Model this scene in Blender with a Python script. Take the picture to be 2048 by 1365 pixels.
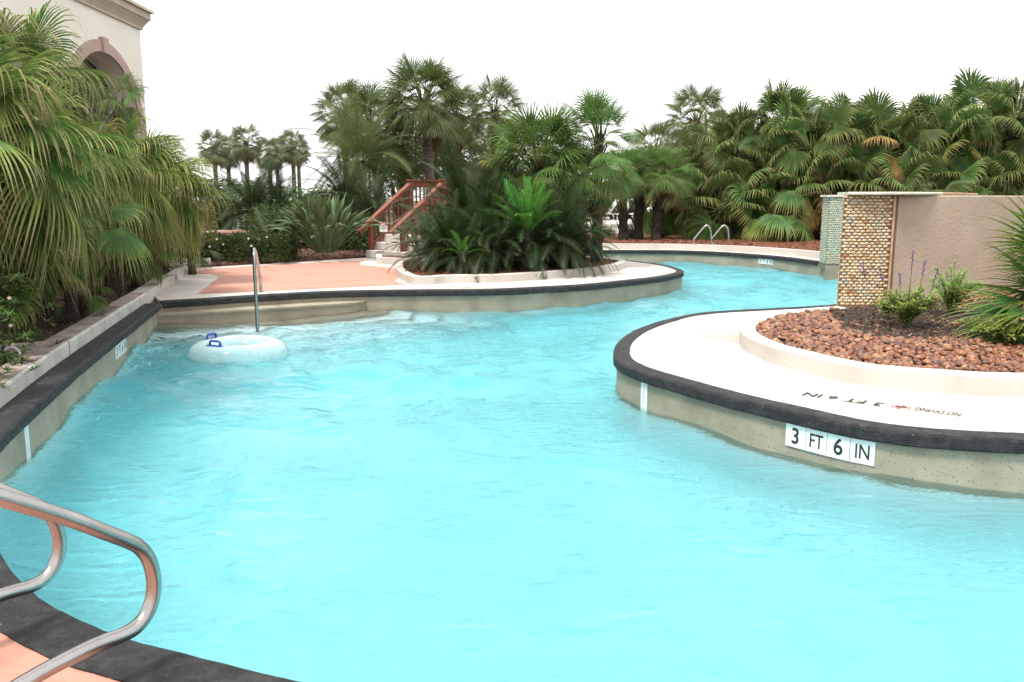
import bpy, bmesh, math, random
import numpy as np
from mathutils import Vector, Matrix
from mathutils.geometry import tessellate_polygon
R=math.radians
scene=bpy.context.scene
for o in list(bpy.data.objects): bpy.data.objects.remove(o,do_unlink=True)
# ------------------------------------------------------------------ camera
H=1.75; F=1700.0; TH=math.atan(283.5/F)
cam_d=bpy.data.cameras.new('camera'); cam=bpy.data.objects.new('camera',cam_d); scene.collection.objects.link(cam)
cam.location=(0,0,H); cam.rotation_euler=(R(90)-TH,0,0)
cam_d.sensor_width=36; cam_d.lens=F/2048*36; cam_d.clip_start=.05; cam_d.clip_end=3000
scene.camera=cam
# ------------------------------------------------------------------ world, sun, exposure
SUN_EL,SUN_AZ=64,-40        # sun behind the camera to the left, veiled by cloud
w=bpy.data.worlds.new('World'); scene.world=w; w.use_nodes=True
nt=w.node_tree; nt.nodes.clear()
sky=nt.nodes.new('ShaderNodeTexSky'); sky.sky_type='NISHITA'; sky.sun_disc=False
sky.sun_elevation=R(SUN_EL); sky.sun_rotation=R(180+SUN_AZ); sky.dust_density=4; sky.air_density=1.0
hs=nt.nodes.new('ShaderNodeHueSaturation'); hs.inputs['Saturation'].default_value=.25
mx=nt.nodes.new('ShaderNodeMix'); mx.data_type='RGBA'; mx.inputs[0].default_value=.82
mx.inputs[7].default_value=(9.6,9.65,9.7,1)       # even cloud layer
bg=nt.nodes.new('ShaderNodeBackground'); bg.inputs[1].default_value=.085
ow=nt.nodes.new('ShaderNodeOutputWorld')
nt.links.new(sky.outputs[0],hs.inputs['Color']); nt.links.new(hs.outputs[0],mx.inputs[6])
nt.links.new(mx.outputs[2],bg.inputs[0]); nt.links.new(bg.outputs[0],ow.inputs[0])
sl=bpy.data.lights.new('sun','SUN'); sl.energy=2.2; sl.angle=R(11); sl.color=(1,.96,.9)
so=bpy.data.objects.new('sun',sl); scene.collection.objects.link(so)
so.rotation_euler=(R(90-SUN_EL),0,R(SUN_AZ))
scene.view_settings.view_transform='Standard'; scene.view_settings.look='None'
scene.view_settings.exposure=1.22; scene.view_settings.gamma=1
scene.view_settings.use_curve_mapping=False
c=scene.cycles
c.use_denoising=True; c.max_bounces=10; c.diffuse_bounces=3; c.glossy_bounces=4; c.transmission_bounces=8
c.transparent_max_bounces=12; c.volume_bounces=0; c.caustics_refractive=True; c.caustics_reflective=False
c.sample_clamp_indirect=6; c.blur_glossy=.5
# ------------------------------------------------------------------ helpers
def ray(u,v):
    d=682.5-v
    return Vector((u-1024, F*math.cos(TH)+d*math.sin(TH), -F*math.sin(TH)+d*math.cos(TH)))
def G(u,v,z=.32):
    r=ray(u,v); return Vector((0,0,H))+r*((z-H)/r.z)
def P(u,v,Y):
    r=ray(u,v); return Vector((0,0,H))+r*(Y/r.y)
COL=scene.collection
def link(o,parent=None):
    COL.objects.link(o)
    if parent is not None: o.parent=parent
    return o
def tag(o,label=None,cat=None,group=None,kind=None):
    if label: o['label']=label
    if cat: o['category']=cat
    if group: o['group']=group
    if kind: o['kind']=kind
    return o
def empty(name,loc,label,cat,group=None,rz=0):
    o=bpy.data.objects.new(name,None); COL.objects.link(o); o.location=loc; o.rotation_euler=(0,0,rz)
    o.empty_display_size=.1
    return tag(o,label,cat,group)
def mesh(name,vs,fs,mat=None,uv=None,smooth=False):
    m=bpy.data.meshes.new(name); m.from_pydata([tuple(v) for v in vs],[],fs)
    if uv is not None:
        l=m.uv_layers.new(name='UVMap')
        idx=np.empty(len(m.loops),dtype=np.int32); m.loops.foreach_get('vertex_index',idx)
        l.data.foreach_set('uv',np.asarray(uv,dtype=np.float32)[idx].ravel())
    if mat is not None: m.materials.append(mat)
    if smooth: m.polygons.foreach_set('use_smooth',[True]*len(m.polygons))
    m.update(); return m
def obj(name,me,parent=None,loc=None,rot=None,scale=None,mat=None):
    o=bpy.data.objects.new(name,me); link(o,parent)
    if loc is not None: o.location=loc
    if rot is not None: o.rotation_euler=rot
    if scale is not None: o.scale=(scale,)*3 if isinstance(scale,(int,float)) else scale
    if mat is not None: o.material_slots[0].link='OBJECT'; o.material_slots[0].material=mat
    return o
class MB:
    def __init__(s): s.v=[]; s.f=[]
    def add(s,vs,fs):
        n=len(s.v); s.v+= [Vector(v) for v in vs]; s.f+=[tuple(i+n for i in f) for f in fs]; return s
    def box(s,x0,x1,y0,y1,z0,z1,M=None):
        vs=[Vector((x,y,z)) for z in (z0,z1) for x,y in ((x0,y0),(x1,y0),(x1,y1),(x0,y1))]
        if M is not None: vs=[M@v for v in vs]
        return s.add(vs,[(3,2,1,0),(4,5,6,7),(0,1,5,4),(1,2,6,5),(2,3,7,6),(3,0,4,7)])
    def bar(s,a,b,wd,hg,up=Vector((0,0,1))):
        a=Vector(a);b=Vector(b);d=(b-a).normalized(); sd=d.cross(up).normalized(); u=sd.cross(d).normalized()
        vs=[p+sd*x+u*y for p in (a,b) for x,y in ((-wd/2,-hg/2),(wd/2,-hg/2),(wd/2,hg/2),(-wd/2,hg/2))]
        return s.add(vs,[(0,1,2,3),(7,6,5,4),(0,4,5,1),(1,5,6,2),(2,6,7,3),(3,7,4,0)])
    def tube(s,pts,r,n=8,closed=False,caps=True):
        pts=[Vector(p) for p in pts]; m=len(pts); rs=r if isinstance(r,(list,tuple)) else [r]*m
        prev=None; base=len(s.v)
        for i,p in enumerate(pts):
            if closed: d=(pts[(i+1)%m]-pts[i-1])
            else: d=(pts[min(i+1,m-1)]-pts[max(i-1,0)])
            d.normalize()
            if prev is None:
                a=Vector((0,0,1)) if abs(d.z)<.9 else Vector((1,0,0)); x=d.cross(a).normalized()
            else: x=(prev-d*prev.dot(d)).normalized()
            prev=x; y=d.cross(x)
            for k in range(n):
                t=2*math.pi*k/n; s.v.append(p+(x*math.cos(t)+y*math.sin(t))*rs[i])
        for i in range(m if closed else m-1):
            j=(i+1)%m
            for k in range(n):
                k2=(k+1)%n; s.f.append((base+i*n+k,base+i*n+k2,base+j*n+k2,base+j*n+k))
        if caps and not closed:
            s.f.append(tuple(base+k for k in range(n))[::-1]); s.f.append(tuple(base+(m-1)*n+k for k in range(n)))
        return s
    def build(s,name,mat=None,parent=None,smooth=False,**k):
        return obj(name,mesh(name,s.v,s.f,mat,smooth=smooth),parent,**k)
def smooth_poly(pts,n=6,closed=False):
    pts=[Vector(p) for p in pts]; out=[]; m=len(pts)
    rng=range(m) if closed else range(m-1)
    for i in rng:
        p1=pts[i];p2=pts[(i+1)%m]
        p0=pts[i-1] if (closed or i>0) else p1*2-p2
        p3=pts[(i+2)%m] if (closed or i+2<m) else p2*2-p1
        for k in range(n):
            t=k/n
            out.append(.5*((2*p1)+(p2-p0)*t+(2*p0-5*p1+4*p2-p3)*t*t+(3*p1-p0-3*p2+p3)*t**3))
    if not closed: out.append(pts[-1])
    return out
def normals(pts,closed=False):
    m=len(pts); out=[]
    for i in range(m):
        a=pts[i-1] if (closed or i>0) else None; b=pts[(i+1)%m] if (closed or i<m-1) else None
        n=Vector((0,0)); 
        d1=(Vector(pts[i][:2])-Vector(a[:2])).normalized() if a is not None else None
        d2=(Vector(b[:2])-Vector(pts[i][:2])).normalized() if b is not None else None
        n1=Vector((-d1.y,d1.x)) if d1 is not None else None; n2=Vector((-d2.y,d2.x)) if d2 is not None else None
        if n1 is None: nn=n2
        elif n2 is None: nn=n1
        else:
            nn=(n1+n2).normalized(); nn=nn/max(.5,nn.dot(n1))
        out.append(Vector((nn.x,nn.y,0)))
    return out
def offset(pts,d,closed=False):
    return [Vector((p[0],p[1],0))+n*d for p,n in zip(pts,normals(pts,closed))]
def sweep(name,pts,profile,mat,parent=None,closed=False,smooth=False,kind=None,cap=True,jit=0):
    """profile: closed list of (offset to the left, z)"""
    ns=normals(pts,closed); m=len(pts); k=len(profile); vs=[];fs=[]; rr=random.Random(4)
    for p,n in zip(pts,ns):
        for (o_,z) in profile: vs.append(Vector((p[0],p[1],0))+n*(o_+rr.uniform(-jit,jit))+Vector((0,0,z+rr.uniform(-jit,jit)*.5)))
    for i in range(m if closed else m-1):
        j=(i+1)%m
        for a in range(k):
            b=(a+1)%k; fs.append((i*k+a,j*k+a,j*k+b,i*k+b))
    if cap and not closed: fs.append(tuple(range(k))); fs.append(tuple((m-1)*k+a for a in range(k))[::-1])
    me=mesh(name,vs,fs,mat,smooth=smooth)
    o=obj(name,me,parent)
    if kind: o['kind']=kind
    return o
def poly_sheet(name,loops,z,mat,thick=0,kind='structure',parent=None,zf=None):
    vs=[];cnt=0
    L=[[Vector((p[0],p[1],0)) for p in lp] for lp in loops]
    tri=tessellate_polygon(L)
    for lp in L: vs+= [Vector((p.x,p.y,z)) for p in lp]
    fs=[]
    for t in tri:
        a,b,c_=[vs[i] for i in t]
        if (b-a).cross(c_-a).z<0: t=(t[0],t[2],t[1])
        fs.append(tuple(t))
    if thick:
        n=len(vs); vs+= [v-Vector((0,0,thick)) for v in vs]; base=0
        for lp in L:
            m=len(lp)
            for i in range(m):
                j=(i+1)%m; fs.append((base+i,base+j,n+base+j,n+base+i))
            base+=m
    o=obj(name,mesh(name,vs,fs,mat),parent)
    if kind: o['kind']=kind
    return o
def inside(p,poly):
    x,y=p[0],p[1]; c_=False; n=len(poly)
    for i in range(n):
        a=poly[i];b=poly[i-1]
        if (a[1]>y)!=(b[1]>y) and x<(b[0]-a[0])*(y-a[1])/(b[1]-a[1])+a[0]: c_=not c_
    return c_
# ------------------------------------------------------------------ materials
def newmat(name):
    m=bpy.data.materials.new(name); m.use_nodes=True; t=m.node_tree; b=t.nodes['Principled BSDF']; return m,t,b
def N(t,k,**a):
    n=t.nodes.new(k)
    for x,y in a.items(): setattr(n,x,y)
    return n
def rampn(t,stops):
    r=N(t,'ShaderNodeValToRGB'); e=r.color_ramp.elements
    while len(e)<len(stops): e.new(.5)
    for i,(p,c_) in enumerate(stops): e[i].position=p; e[i].color=tuple(c_)+((1,) if len(c_)==3 else ())
    return r
def pm(name,stops,scale=5,rough=.7,bump=.0,bscale=40,detail=6,spec=.4,metal=0,dist=.0,speck=None,stretch=None):
    """noise driven surface; stops = colour stops over the noise; speck=(colour,scale,threshold)"""
    m,t,b=newmat(name); L=t.links
    geo=N(t,'ShaderNodeNewGeometry'); vec=geo.outputs['Position']
    if stretch:
        mp=N(t,'ShaderNodeMapping'); mp.inputs['Scale'].default_value=stretch; L.new(vec,mp.inputs[0]); vec=mp.outputs[0]
    n=N(t,'ShaderNodeTexNoise'); n.inputs['Scale'].default_value=scale; n.inputs['Detail'].default_value=detail
    n.inputs['Distortion'].default_value=dist; n.inputs['Roughness'].default_value=.6
    L.new(vec,n.inputs['Vector'])
    r=rampn(t,stops); L.new(n.outputs[0],r.inputs[0]); col=r.outputs[0]
    if speck:
        n3=N(t,'ShaderNodeTexNoise'); n3.inputs['Scale'].default_value=speck[1]; n3.inputs['Detail'].default_value=3
        L.new(geo.outputs['Position'],n3.inputs['Vector'])
        r3=rampn(t,[(speck[2],(0,0,0)),(min(.99,speck[2]+.06),(1,1,1))]); L.new(n3.outputs[0],r3.inputs[0])
        mm=N(t,'ShaderNodeMix',data_type='RGBA'); L.new(r3.outputs[0],mm.inputs[0]); L.new(col,mm.inputs[6]); mm.inputs[7].default_value=tuple(speck[0])+(1,)
        col=mm.outputs[2]
    L.new(col,b.inputs['Base Color'])
    b.inputs['Roughness'].default_value=rough; b.inputs['Metallic'].default_value=metal
    b.inputs['Specular IOR Level'].default_value=spec
    if bump:
        n2=N(t,'ShaderNodeTexNoise'); n2.inputs['Scale'].default_value=bscale; n2.inputs['Detail'].default_value=6
        L.new(geo.outputs['Position'],n2.inputs['Vector'])
        bp=N(t,'ShaderNodeBump'); bp.inputs['Strength'].default_value=bump; bp.inputs['Distance'].default_value=.02
        L.new(n2.outputs[0],bp.inputs['Height']); L.new(bp.outputs[0],b.inputs['Normal'])
    return m
def leafmat(name,stops,var=.25,rough=.45,trans=.3,hue=.03,spec=.22,tint=(.6,1,.3)):
    """colour runs along the leaf (UV x), strips differ (UV y), fronds differ (object random)"""
    m,t,b=newmat(name); L=t.links
    uv=N(t,'ShaderNodeUVMap'); sp=N(t,'ShaderNodeSeparateXYZ'); L.new(uv.outputs[0],sp.inputs[0])
    ad=N(t,'ShaderNodeMath',operation='MULTIPLY_ADD'); 
    oi=N(t,'ShaderNodeObjectInfo')
    # tip wear shifts by strip and frond
    wn=N(t,'ShaderNodeTexWhiteNoise',noise_dimensions='2D')
    cb=N(t,'ShaderNodeCombineXYZ'); L.new(sp.outputs[1],cb.inputs[0]); L.new(oi.outputs['Random'],cb.inputs[1]); L.new(cb.outputs[0],wn.inputs['Vector'])
    sub=N(t,'ShaderNodeMath',operation='SUBTRACT'); L.new(wn.outputs['Value'],sub.inputs[0]); sub.inputs[1].default_value=.5
    L.new(sub.outputs[0],ad.inputs[0]); ad.inputs[1].default_value=.22; L.new(sp.outputs[0],ad.inputs[2])
    r=rampn(t,stops); L.new(ad.outputs[0],r.inputs[0])
    h=N(t,'ShaderNodeHueSaturation')
    m1=N(t,'ShaderNodeMapRange'); L.new(oi.outputs['Random'],m1.inputs[0]); m1.inputs[3].default_value=.5-hue; m1.inputs[4].default_value=.5+hue; L.new(m1.outputs[0],h.inputs['Hue'])
    av=N(t,'ShaderNodeMath',operation='ADD'); L.new(oi.outputs['Random'],av.inputs[0]); L.new(wn.outputs['Value'],av.inputs[1])
    fr=N(t,'ShaderNodeMath',operation='MULTIPLY'); L.new(av.outputs[0],fr.inputs[0]); fr.inputs[1].default_value=.5
    m2=N(t,'ShaderNodeMapRange'); L.new(fr.outputs[0],m2.inputs[0]); m2.inputs[3].default_value=1-var; m2.inputs[4].default_value=1+var; L.new(m2.outputs[0],h.inputs['Value'])
    L.new(r.outputs[0],h.inputs['Color']); L.new(h.outputs[0],b.inputs['Base Color'])
    b.inputs['Roughness'].default_value=rough+.1; b.inputs['Specular IOR Level'].default_value=min(spec,.22)
    tr=N(t,'ShaderNodeBsdfTranslucent'); mxs=N(t,'ShaderNodeMixShader'); mxs.inputs[0].default_value=trans
    tc=N(t,'ShaderNodeMix',data_type='RGBA'); tc.inputs[0].default_value=.35; L.new(h.outputs[0],tc.inputs[6]); tc.inputs[7].default_value=tuple(x*.35 for x in tint)+(1,)
    L.new(tc.outputs[2],tr.inputs[0]); L.new(b.outputs[0],mxs.inputs[1]); L.new(tr.outputs[0],mxs.inputs[2])
    out=t.nodes['Material Output']; L.new(mxs.outputs[0],out.inputs[0])
    return m
M={}
M['white']=pm('white_painted_concrete',[(.3,(.44,.395,.35)),(.5,(.50,.46,.415)),(.7,(.535,.50,.46))],2.2,.75,.25,60,speck=((.35,.30,.26),70,.74))
M['curb_white']=pm('rough_white_paint',[(.3,(.36,.33,.29)),(.5,(.52,.49,.44)),(.7,(.60,.57,.52))],3,.8,.8,90,speck=((.25,.22,.18),60,.68))
M['curb_top']=pm('worn_pink_grey_concrete',[(.3,(.18,.135,.12)),(.5,(.28,.22,.195)),(.7,(.38,.32,.28))],4,.85,.5,60,speck=((.16,.12,.10),45,.66))
M['coping']=pm('charcoal_coping_paint',[(.3,(.007,.007,.009)),(.5,(.018,.0175,.020)),(.7,(.045,.042,.044))],14,.7,1,90,speck=((.16,.15,.15),48,.69))
M['salmon']=pm('salmon_deck_paint',[(.25,(.37,.15,.105)),(.42,(.46,.215,.155)),(.7,(.49,.245,.185))],.9,.75,.3,90,dist=1.2,stretch=(1,2.2,1),speck=((.25,.09,.06),1.6,.66))
M['wall']=pm('beige_pool_plaster',[(.3,(.21,.18,.13)),(.5,(.285,.25,.185)),(.7,(.35,.31,.235))],2.5,.7,.3,120,speck=((.13,.11,.075),70,.62))
M['floor']=pm('pale_pool_floor',[(.3,(.70,.76,.78)),(.7,(.80,.85,.86))],1.2,.6,.05,30)
M['steel']=pm('brushed_stainless_steel',[(.3,(.33,.315,.30)),(.7,(.42,.40,.385))],9,.24,.08,200,metal=1,stretch=(1,1,1),speck=((.18,.13,.10),55,.74))
M['soil']=pm('dark_soil',[(.3,(.012,.009,.007)),(.5,(.035,.022,.015)),(.7,(.07,.045,.03))],14,.95,1,60)
M['mulch']=pm('red_brown_mulch',[(.3,(.035,.014,.008)),(.5,(.11,.040,.022)),(.7,(.19,.08,.045))],16,.95,1,70)
M['ground']=pm('ground',[(.3,(.03,.035,.015)),(.5,(.06,.06,.03)),(.7,(.10,.085,.05))],3,.95,.8,30)
M['sand']=pm('pale_sand',[(.3,(.42,.38,.31)),(.7,(.55,.50,.42))],1,.95,.3,30)
M['redwood']=pm('red_stained_timber',[(.3,(.12,.036,.019)),(.5,(.185,.055,.028)),(.7,(.25,.085,.045))],6,.6,.4,60,stretch=(6,6,1))
M['tanwall']=pm('tan_stucco',[(.3,(.34,.262,.195)),(.5,(.39,.305,.23)),(.7,(.44,.35,.27))],1.3,.85,.35,25,speck=((.25,.17,.12),12,.76))
M['stucco']=pm('cream_stucco',[(.3,(.74,.69,.61)),(.7,(.80,.76,.69))],1,.85,.2,40)
M['pinktrim']=pm('pink_stone_trim',[(.3,(.38,.27,.235)),(.7,(.46,.34,.30))],2,.8,.2,40)
M['cornice']=pm('tan_cornice',[(.3,(.42,.34,.27)),(.7,(.50,.42,.34))],2,.8,.2,40)
M['darkglass']=pm('dark_window_glass',[(.3,(.012,.014,.018)),(.7,(.02,.024,.03))],1,.05,spec=.8)
M['frame']=pm('grey_window_frame',[(.3,(.25,.26,.28)),(.7,(.3,.31,.33))],3,.5)
M['bark']=pm('palm_bark',[(.3,(.045,.034,.026)),(.5,(.12,.095,.075)),(.7,(.21,.175,.14))],9,.95,1,22,stretch=(1,1,3))
M['darkbark']=pm('dark_palm_bark',[(.3,(.010,.008,.006)),(.5,(.030,.022,.015)),(.7,(.075,.05,.03))],12,.95,1,22,stretch=(1,1,3))
M['stone_cap']=pm('pale_capping_stone',[(.3,(.52,.46,.36)),(.7,(.66,.60,.50))],5,.7,.3,60)
M['stone_red']=pm('reddish_capping_stone',[(.3,(.36,.20,.13)),(.7,(.50,.32,.22))],7,.75,.3,60)
M['paint_black']=pm('black_print',[(.3,(.012,.012,.013)),(.7,(.03,.03,.03))],9,.6)
M['paint_red']=pm('red_print',[(.3,(.42,.03,.03)),(.7,(.5,.05,.045))],9,.6)
M['tile_white']=pm('white_glazed_tile',[(.3,(.66,.70,.70)),(.7,(.74,.77,.77))],9,.25,spec=.6)
M['white_metal']=pm('white_powder_coat',[(.3,(.74,.74,.73)),(.7,(.8,.8,.79))],9,.4)
M['white_fabric']=pm('white_sling_fabric',[(.3,(.74,.74,.74)),(.7,(.8,.8,.8))],9,.8)
M['blue']=pm('blue_plastic',[(.3,(.015,.03,.22)),(.7,(.02,.05,.32))],9,.35)
M['rope']=pm('chain_metal',[(.3,(.3,.26,.22)),(.7,(.4,.36,.3))],30,.5)
M['grey_tube']=pm('grey_hose',[(.3,(.35,.36,.4)),(.7,(.45,.46,.5))],30,.4)
M['flower_white']=pm('white_petals',[(.3,(.75,.74,.70)),(.7,(.82,.82,.78))],30,.7)
M['flower_pink']=pm('pale_pink_petals',[(.3,(.62,.40,.34)),(.7,(.70,.5,.44))],30,.7)
M['flower_purple']=pm('purple_petals',[(.3,(.10,.045,.22)),(.7,(.19,.10,.36))],30,.7)
# leaves
M['livi']=leafmat('drooping_fan_leaf',[(0,(.11,.15,.03)),(.25,(.040,.085,.020)),(.55,(.075,.125,.030)),(.8,(.16,.185,.055)),(1,(.30,.24,.11))],.48,.42,.3)  # inner stop darkened to paint in the shade deep in the thicket
M['livi_near']=leafmat('near_fan_leaf',[(0,(.13,.18,.03)),(.22,(.035,.085,.014)),(.45,(.075,.145,.022)),(.6,(.18,.23,.05)),(.78,(.34,.31,.12)),(1,(.33,.21,.11))],.48,.4,.32)  # dark stop near the hub: crown shade put into the leaf colour
M['livi_yellow']=leafmat('yellowing_fan_leaf',[(0,(.17,.22,.04)),(.35,(.11,.17,.03)),(.6,(.19,.21,.05)),(.85,(.32,.26,.09)),(1,(.36,.22,.10))],.35,.45,.35)
M['gold']=leafmat('golden_dying_leaf',[(0,(.20,.20,.05)),(.4,(.26,.20,.05)),(.7,(.36,.25,.08)),(1,(.36,.21,.10))],.3,.6,.3)
M['sabal']=leafmat('cabbage_palm_leaf',[(0,(.15,.17,.06)),(.4,(.085,.12,.040)),(.8,(.15,.175,.075)),(1,(.28,.24,.13))],.4,.45,.25)
M['farpalm']=leafmat('distant_palm_leaf',[(0,(.18,.19,.11)),(.5,(.14,.165,.085)),(1,(.26,.22,.15))],.3,.6,.25)  # paler and greyer than sabal, distance haze mixed into the colour
M['chama']=leafmat('european_fan_leaf',[(0,(.15,.20,.045)),(.4,(.085,.165,.035)),(.8,(.16,.235,.07)),(1,(.28,.27,.11))],.4,.4,.3)
M['cycad']=leafmat('dark_cycad_leaf',[(0,(.030,.046,.014)),(.5,(.020,.040,.012)),(1,(.055,.075,.025))],.4,.35,.12,spec=.5)
M['cycad_new']=leafmat('bright_new_cycad_leaf',[(0,(.08,.18,.02)),(.5,(.085,.24,.03)),(1,(.13,.30,.06))],.2,.45,.3)
M['phoenix']=leafmat('date_palm_leaf',[(0,(.10,.12,.04)),(.5,(.085,.115,.04)),(1,(.19,.20,.09))],.35,.45,.25)
M['dead']=leafmat('dead_brown_leaf',[(0,(.10,.065,.035)),(.5,(.15,.10,.055)),(1,(.22,.16,.10))],.4,.9,.1,hue=.015,spec=.1)
M['bop']=leafmat('grey_green_paddle_leaf',[(0,(.09,.12,.05)),(.4,(.075,.12,.055)),(1,(.12,.16,.085))],.4,.4,.2)
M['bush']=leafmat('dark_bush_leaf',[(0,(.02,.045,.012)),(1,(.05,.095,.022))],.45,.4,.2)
M['bush_mid']=leafmat('mid_green_bush_leaf',[(0,(.045,.085,.018)),(1,(.085,.14,.035))],.4,.5,.3)
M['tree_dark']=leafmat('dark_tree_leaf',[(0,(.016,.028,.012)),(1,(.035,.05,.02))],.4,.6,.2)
M['salvia']=leafmat('bright_herb_leaf',[(0,(.24,.34,.07)),(1,(.40,.50,.14))],.3,.5,.55)
M['agave']=leafmat('yellow_edged_leaf',[(0,(.035,.085,.02)),(.45,(.07,.15,.03)),(.8,(.17,.20,.03)),(.93,(.30,.20,.05)),(1,(.30,.09,.04))],.3,.35,.2)
M['stalk']=pm('green_stalk',[(.3,(.09,.12,.04)),(.7,(.16,.19,.07))],9,.5)
# random per pebble
def pebblemat(name,stops,rough=.5,bump=.3,spec=.4):
    m,t,b=newmat(name); L=t.links
    geo=N(t,'ShaderNodeNewGeometry'); oi=N(t,'ShaderNodeObjectInfo')
    a=N(t,'ShaderNodeMath',operation='ADD'); L.new(geo.outputs['Random Per Island'],a.inputs[0]); L.new(oi.outputs['Random'],a.inputs[1])
    f=N(t,'ShaderNodeMath',operation='FRACT'); L.new(a.outputs[0],f.inputs[0])
    r=rampn(t,stops); L.new(f.outputs[0],r.inputs[0])
    n=N(t,'ShaderNodeTexNoise'); n.inputs['Scale'].default_value=35; L.new(geo.outputs['Position'],n.inputs['Vector'])
    mr=N(t,'ShaderNodeMapRange'); L.new(n.outputs[0],mr.inputs[0]); mr.inputs[3].default_value=.6; mr.inputs[4].default_value=1.35
    h=N(t,'ShaderNodeHueSaturation'); L.new(r.outputs[0],h.inputs['Color']); L.new(mr.outputs[0],h.inputs['Value'])
    L.new(h.outputs[0],b.inputs['Base Color']); b.inputs['Roughness'].default_value=rough; b.inputs['Specular IOR Level'].default_value=spec
    if bump:
        n2=N(t,'ShaderNodeTexNoise'); n2.inputs['Scale'].default_value=90; L.new(geo.outputs['Position'],n2.inputs['Vector'])
        bp=N(t,'ShaderNodeBump'); bp.inputs['Strength'].default_value=bump; bp.inputs['Distance'].default_value=.01
        L.new(n2.outputs[0],bp.inputs['Height']); L.new(bp.outputs[0],b.inputs['Normal'])
    return m
M['rock']=pebblemat('red_brown_river_rock',[(0,(.13,.042,.020)),(.2,(.22,.080,.036)),(.4,(.085,.034,.022)),(.6,(.29,.125,.055)),(.78,(.11,.060,.044)),(.9,(.37,.20,.10)),(1,(.17,.056,.026))],.3,.4)
M['pebble']=pebblemat('tan_mosaic_stone',[(0,(.58,.47,.30)),(.2,(.52,.40,.25)),(.35,(.60,.51,.35)),(.5,(.48,.34,.20)),(.62,(.55,.43,.26)),(.72,(.36,.17,.08)),(.8,(.52,.45,.33)),(.9,(.34,.34,.31)),(1,(.56,.46,.30))],.5,.3)
M['pebble_green']=pebblemat('pale_green_mosaic_stone',[(0,(.46,.45,.34)),(.3,(.38,.41,.35)),(.5,(.50,.45,.28)),(.7,(.34,.38,.35)),(.85,(.54,.50,.38)),(1,(.44,.44,.37))],.5,.3)
M['grout']=pm('dark_grout',[(.3,(.15,.095,.055)),(.7,(.22,.15,.09))],20,.9,.5,80)
M['grout_green']=pm('greenish_grout',[(.3,(.14,.15,.11)),(.7,(.2,.2,.14))],20,.9,.5,80)
M['chips']=pebblemat('mulch_chip',[(0,(.03,.016,.012)),(.4,(.07,.04,.03)),(.8,(.12,.075,.055)),(.95,(.25,.18,.13)),(1,(.30,.24,.18))],.9,0,.1)
M['chips_red']=pebblemat('red_mulch_chip',[(0,(.10,.03,.015)),(.4,(.19,.07,.035)),(.8,(.26,.11,.06)),(1,(.14,.05,.03))],.9,0,.1)
# ------------------------------------------------------------------ pool outline (land on the left hand when walking it)
ZD=.32
near=[Vector(p+(0,)) for p in [(14,-2.2),(9,-.6),(5,.55),(2.6,1.3),(1.0,1.85),(.1,2.14)]]+[G(620,1365),G(333,1296),G(227,1266),G(112,1214),G(51,1169),G(0,1105)]\
    +[Vector((-2.6,3.95,0)),Vector((-2.92,4.5,0)),Vector((-3.15,5.12,0)),Vector((-3.38,5.9,0)),Vector((-3.76,7.25,0)),Vector((-4.19,8.94,0)),Vector((-4.57,10.45,0)),G(325,604)]
pen=[G(325,604),G(420,598),G(512,592),G(670,584),G(860,581),G(980,580),G(1112,574),G(1189,569),G(1267.5,561),G(1330,553.4),G(1360,547),G(1367.5,543),G(1361,538.6),G(1338,532),G(1299,525.6),G(1252,521),G(1180,516),Vector((-.5,21.0,0)),Vector((-2.4,21.6,0)),Vector((-3.3,22.6,0))]
far=[Vector((-3.5,24.6,0)),Vector((-2.4,25.6,0)),Vector((0,25.8,0)),G(1186,500.5),G(1345,501.5),G(1450,505.5),G(1555,513.5),G(1642,524.5)]
rest=[G(1642,524.5),G(1650,529),Vector((8.6,19.2,0)),Vector((12,18.6,0)),Vector((16,16,0)),Vector((18,10,0)),Vector((18,3,0)),Vector((14,-2.2,0))]
S1=smooth_poly(near,6); S2=smooth_poly(pen,6); S3=smooth_poly(far,6); S4=[rest[0],rest[1]]+smooth_poly(rest[2:],5)
isl=[G(1560,616),G(1446,622),G(1385,628),G(1323,641.5),G(1272,659),G(1239,680.5),G(1228,701),G(1233,719.5),G(1259.5,735),G(1302.6,750),G(1354,764.6),G(1405,779),G(1467,795.4),G(1560,817),G(1767,859),G(2048,880),
     Vector((4.4,4.85,0)),Vector((6.3,5.1,0)),Vector((8.6,5.9,0)),Vector((10.6,7.2,0)),Vector((12,9.2,0)),Vector((12.2,12,0)),Vector((10.4,14.2,0)),Vector((8,14.6,0)),Vector((6,13.1,0)),G(1676,608)]
SI=smooth_poly(isl,6,closed=True)
def join(*segs):
    out=[]
    for s in segs:
        for p in s:
            if not out or (Vector((p.x,p.y))-Vector((out[-1].x,out[-1].y))).length>.012: out.append(p)
    return out
OUT=join(S1,S2,S3,S4)
if (OUT[0]-OUT[-1]).length<.5: OUT=OUT[:-1]
# ground sheet with the pool cut out
B=900
WALL=offset(OUT,.03,True)
poly_sheet('ground',[[(-B,-B),(B,-B),(B,B),(-B,B)],WALL],.27,M['ground'])
tagk=lambda o:tag(o,kind='structure')
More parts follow.
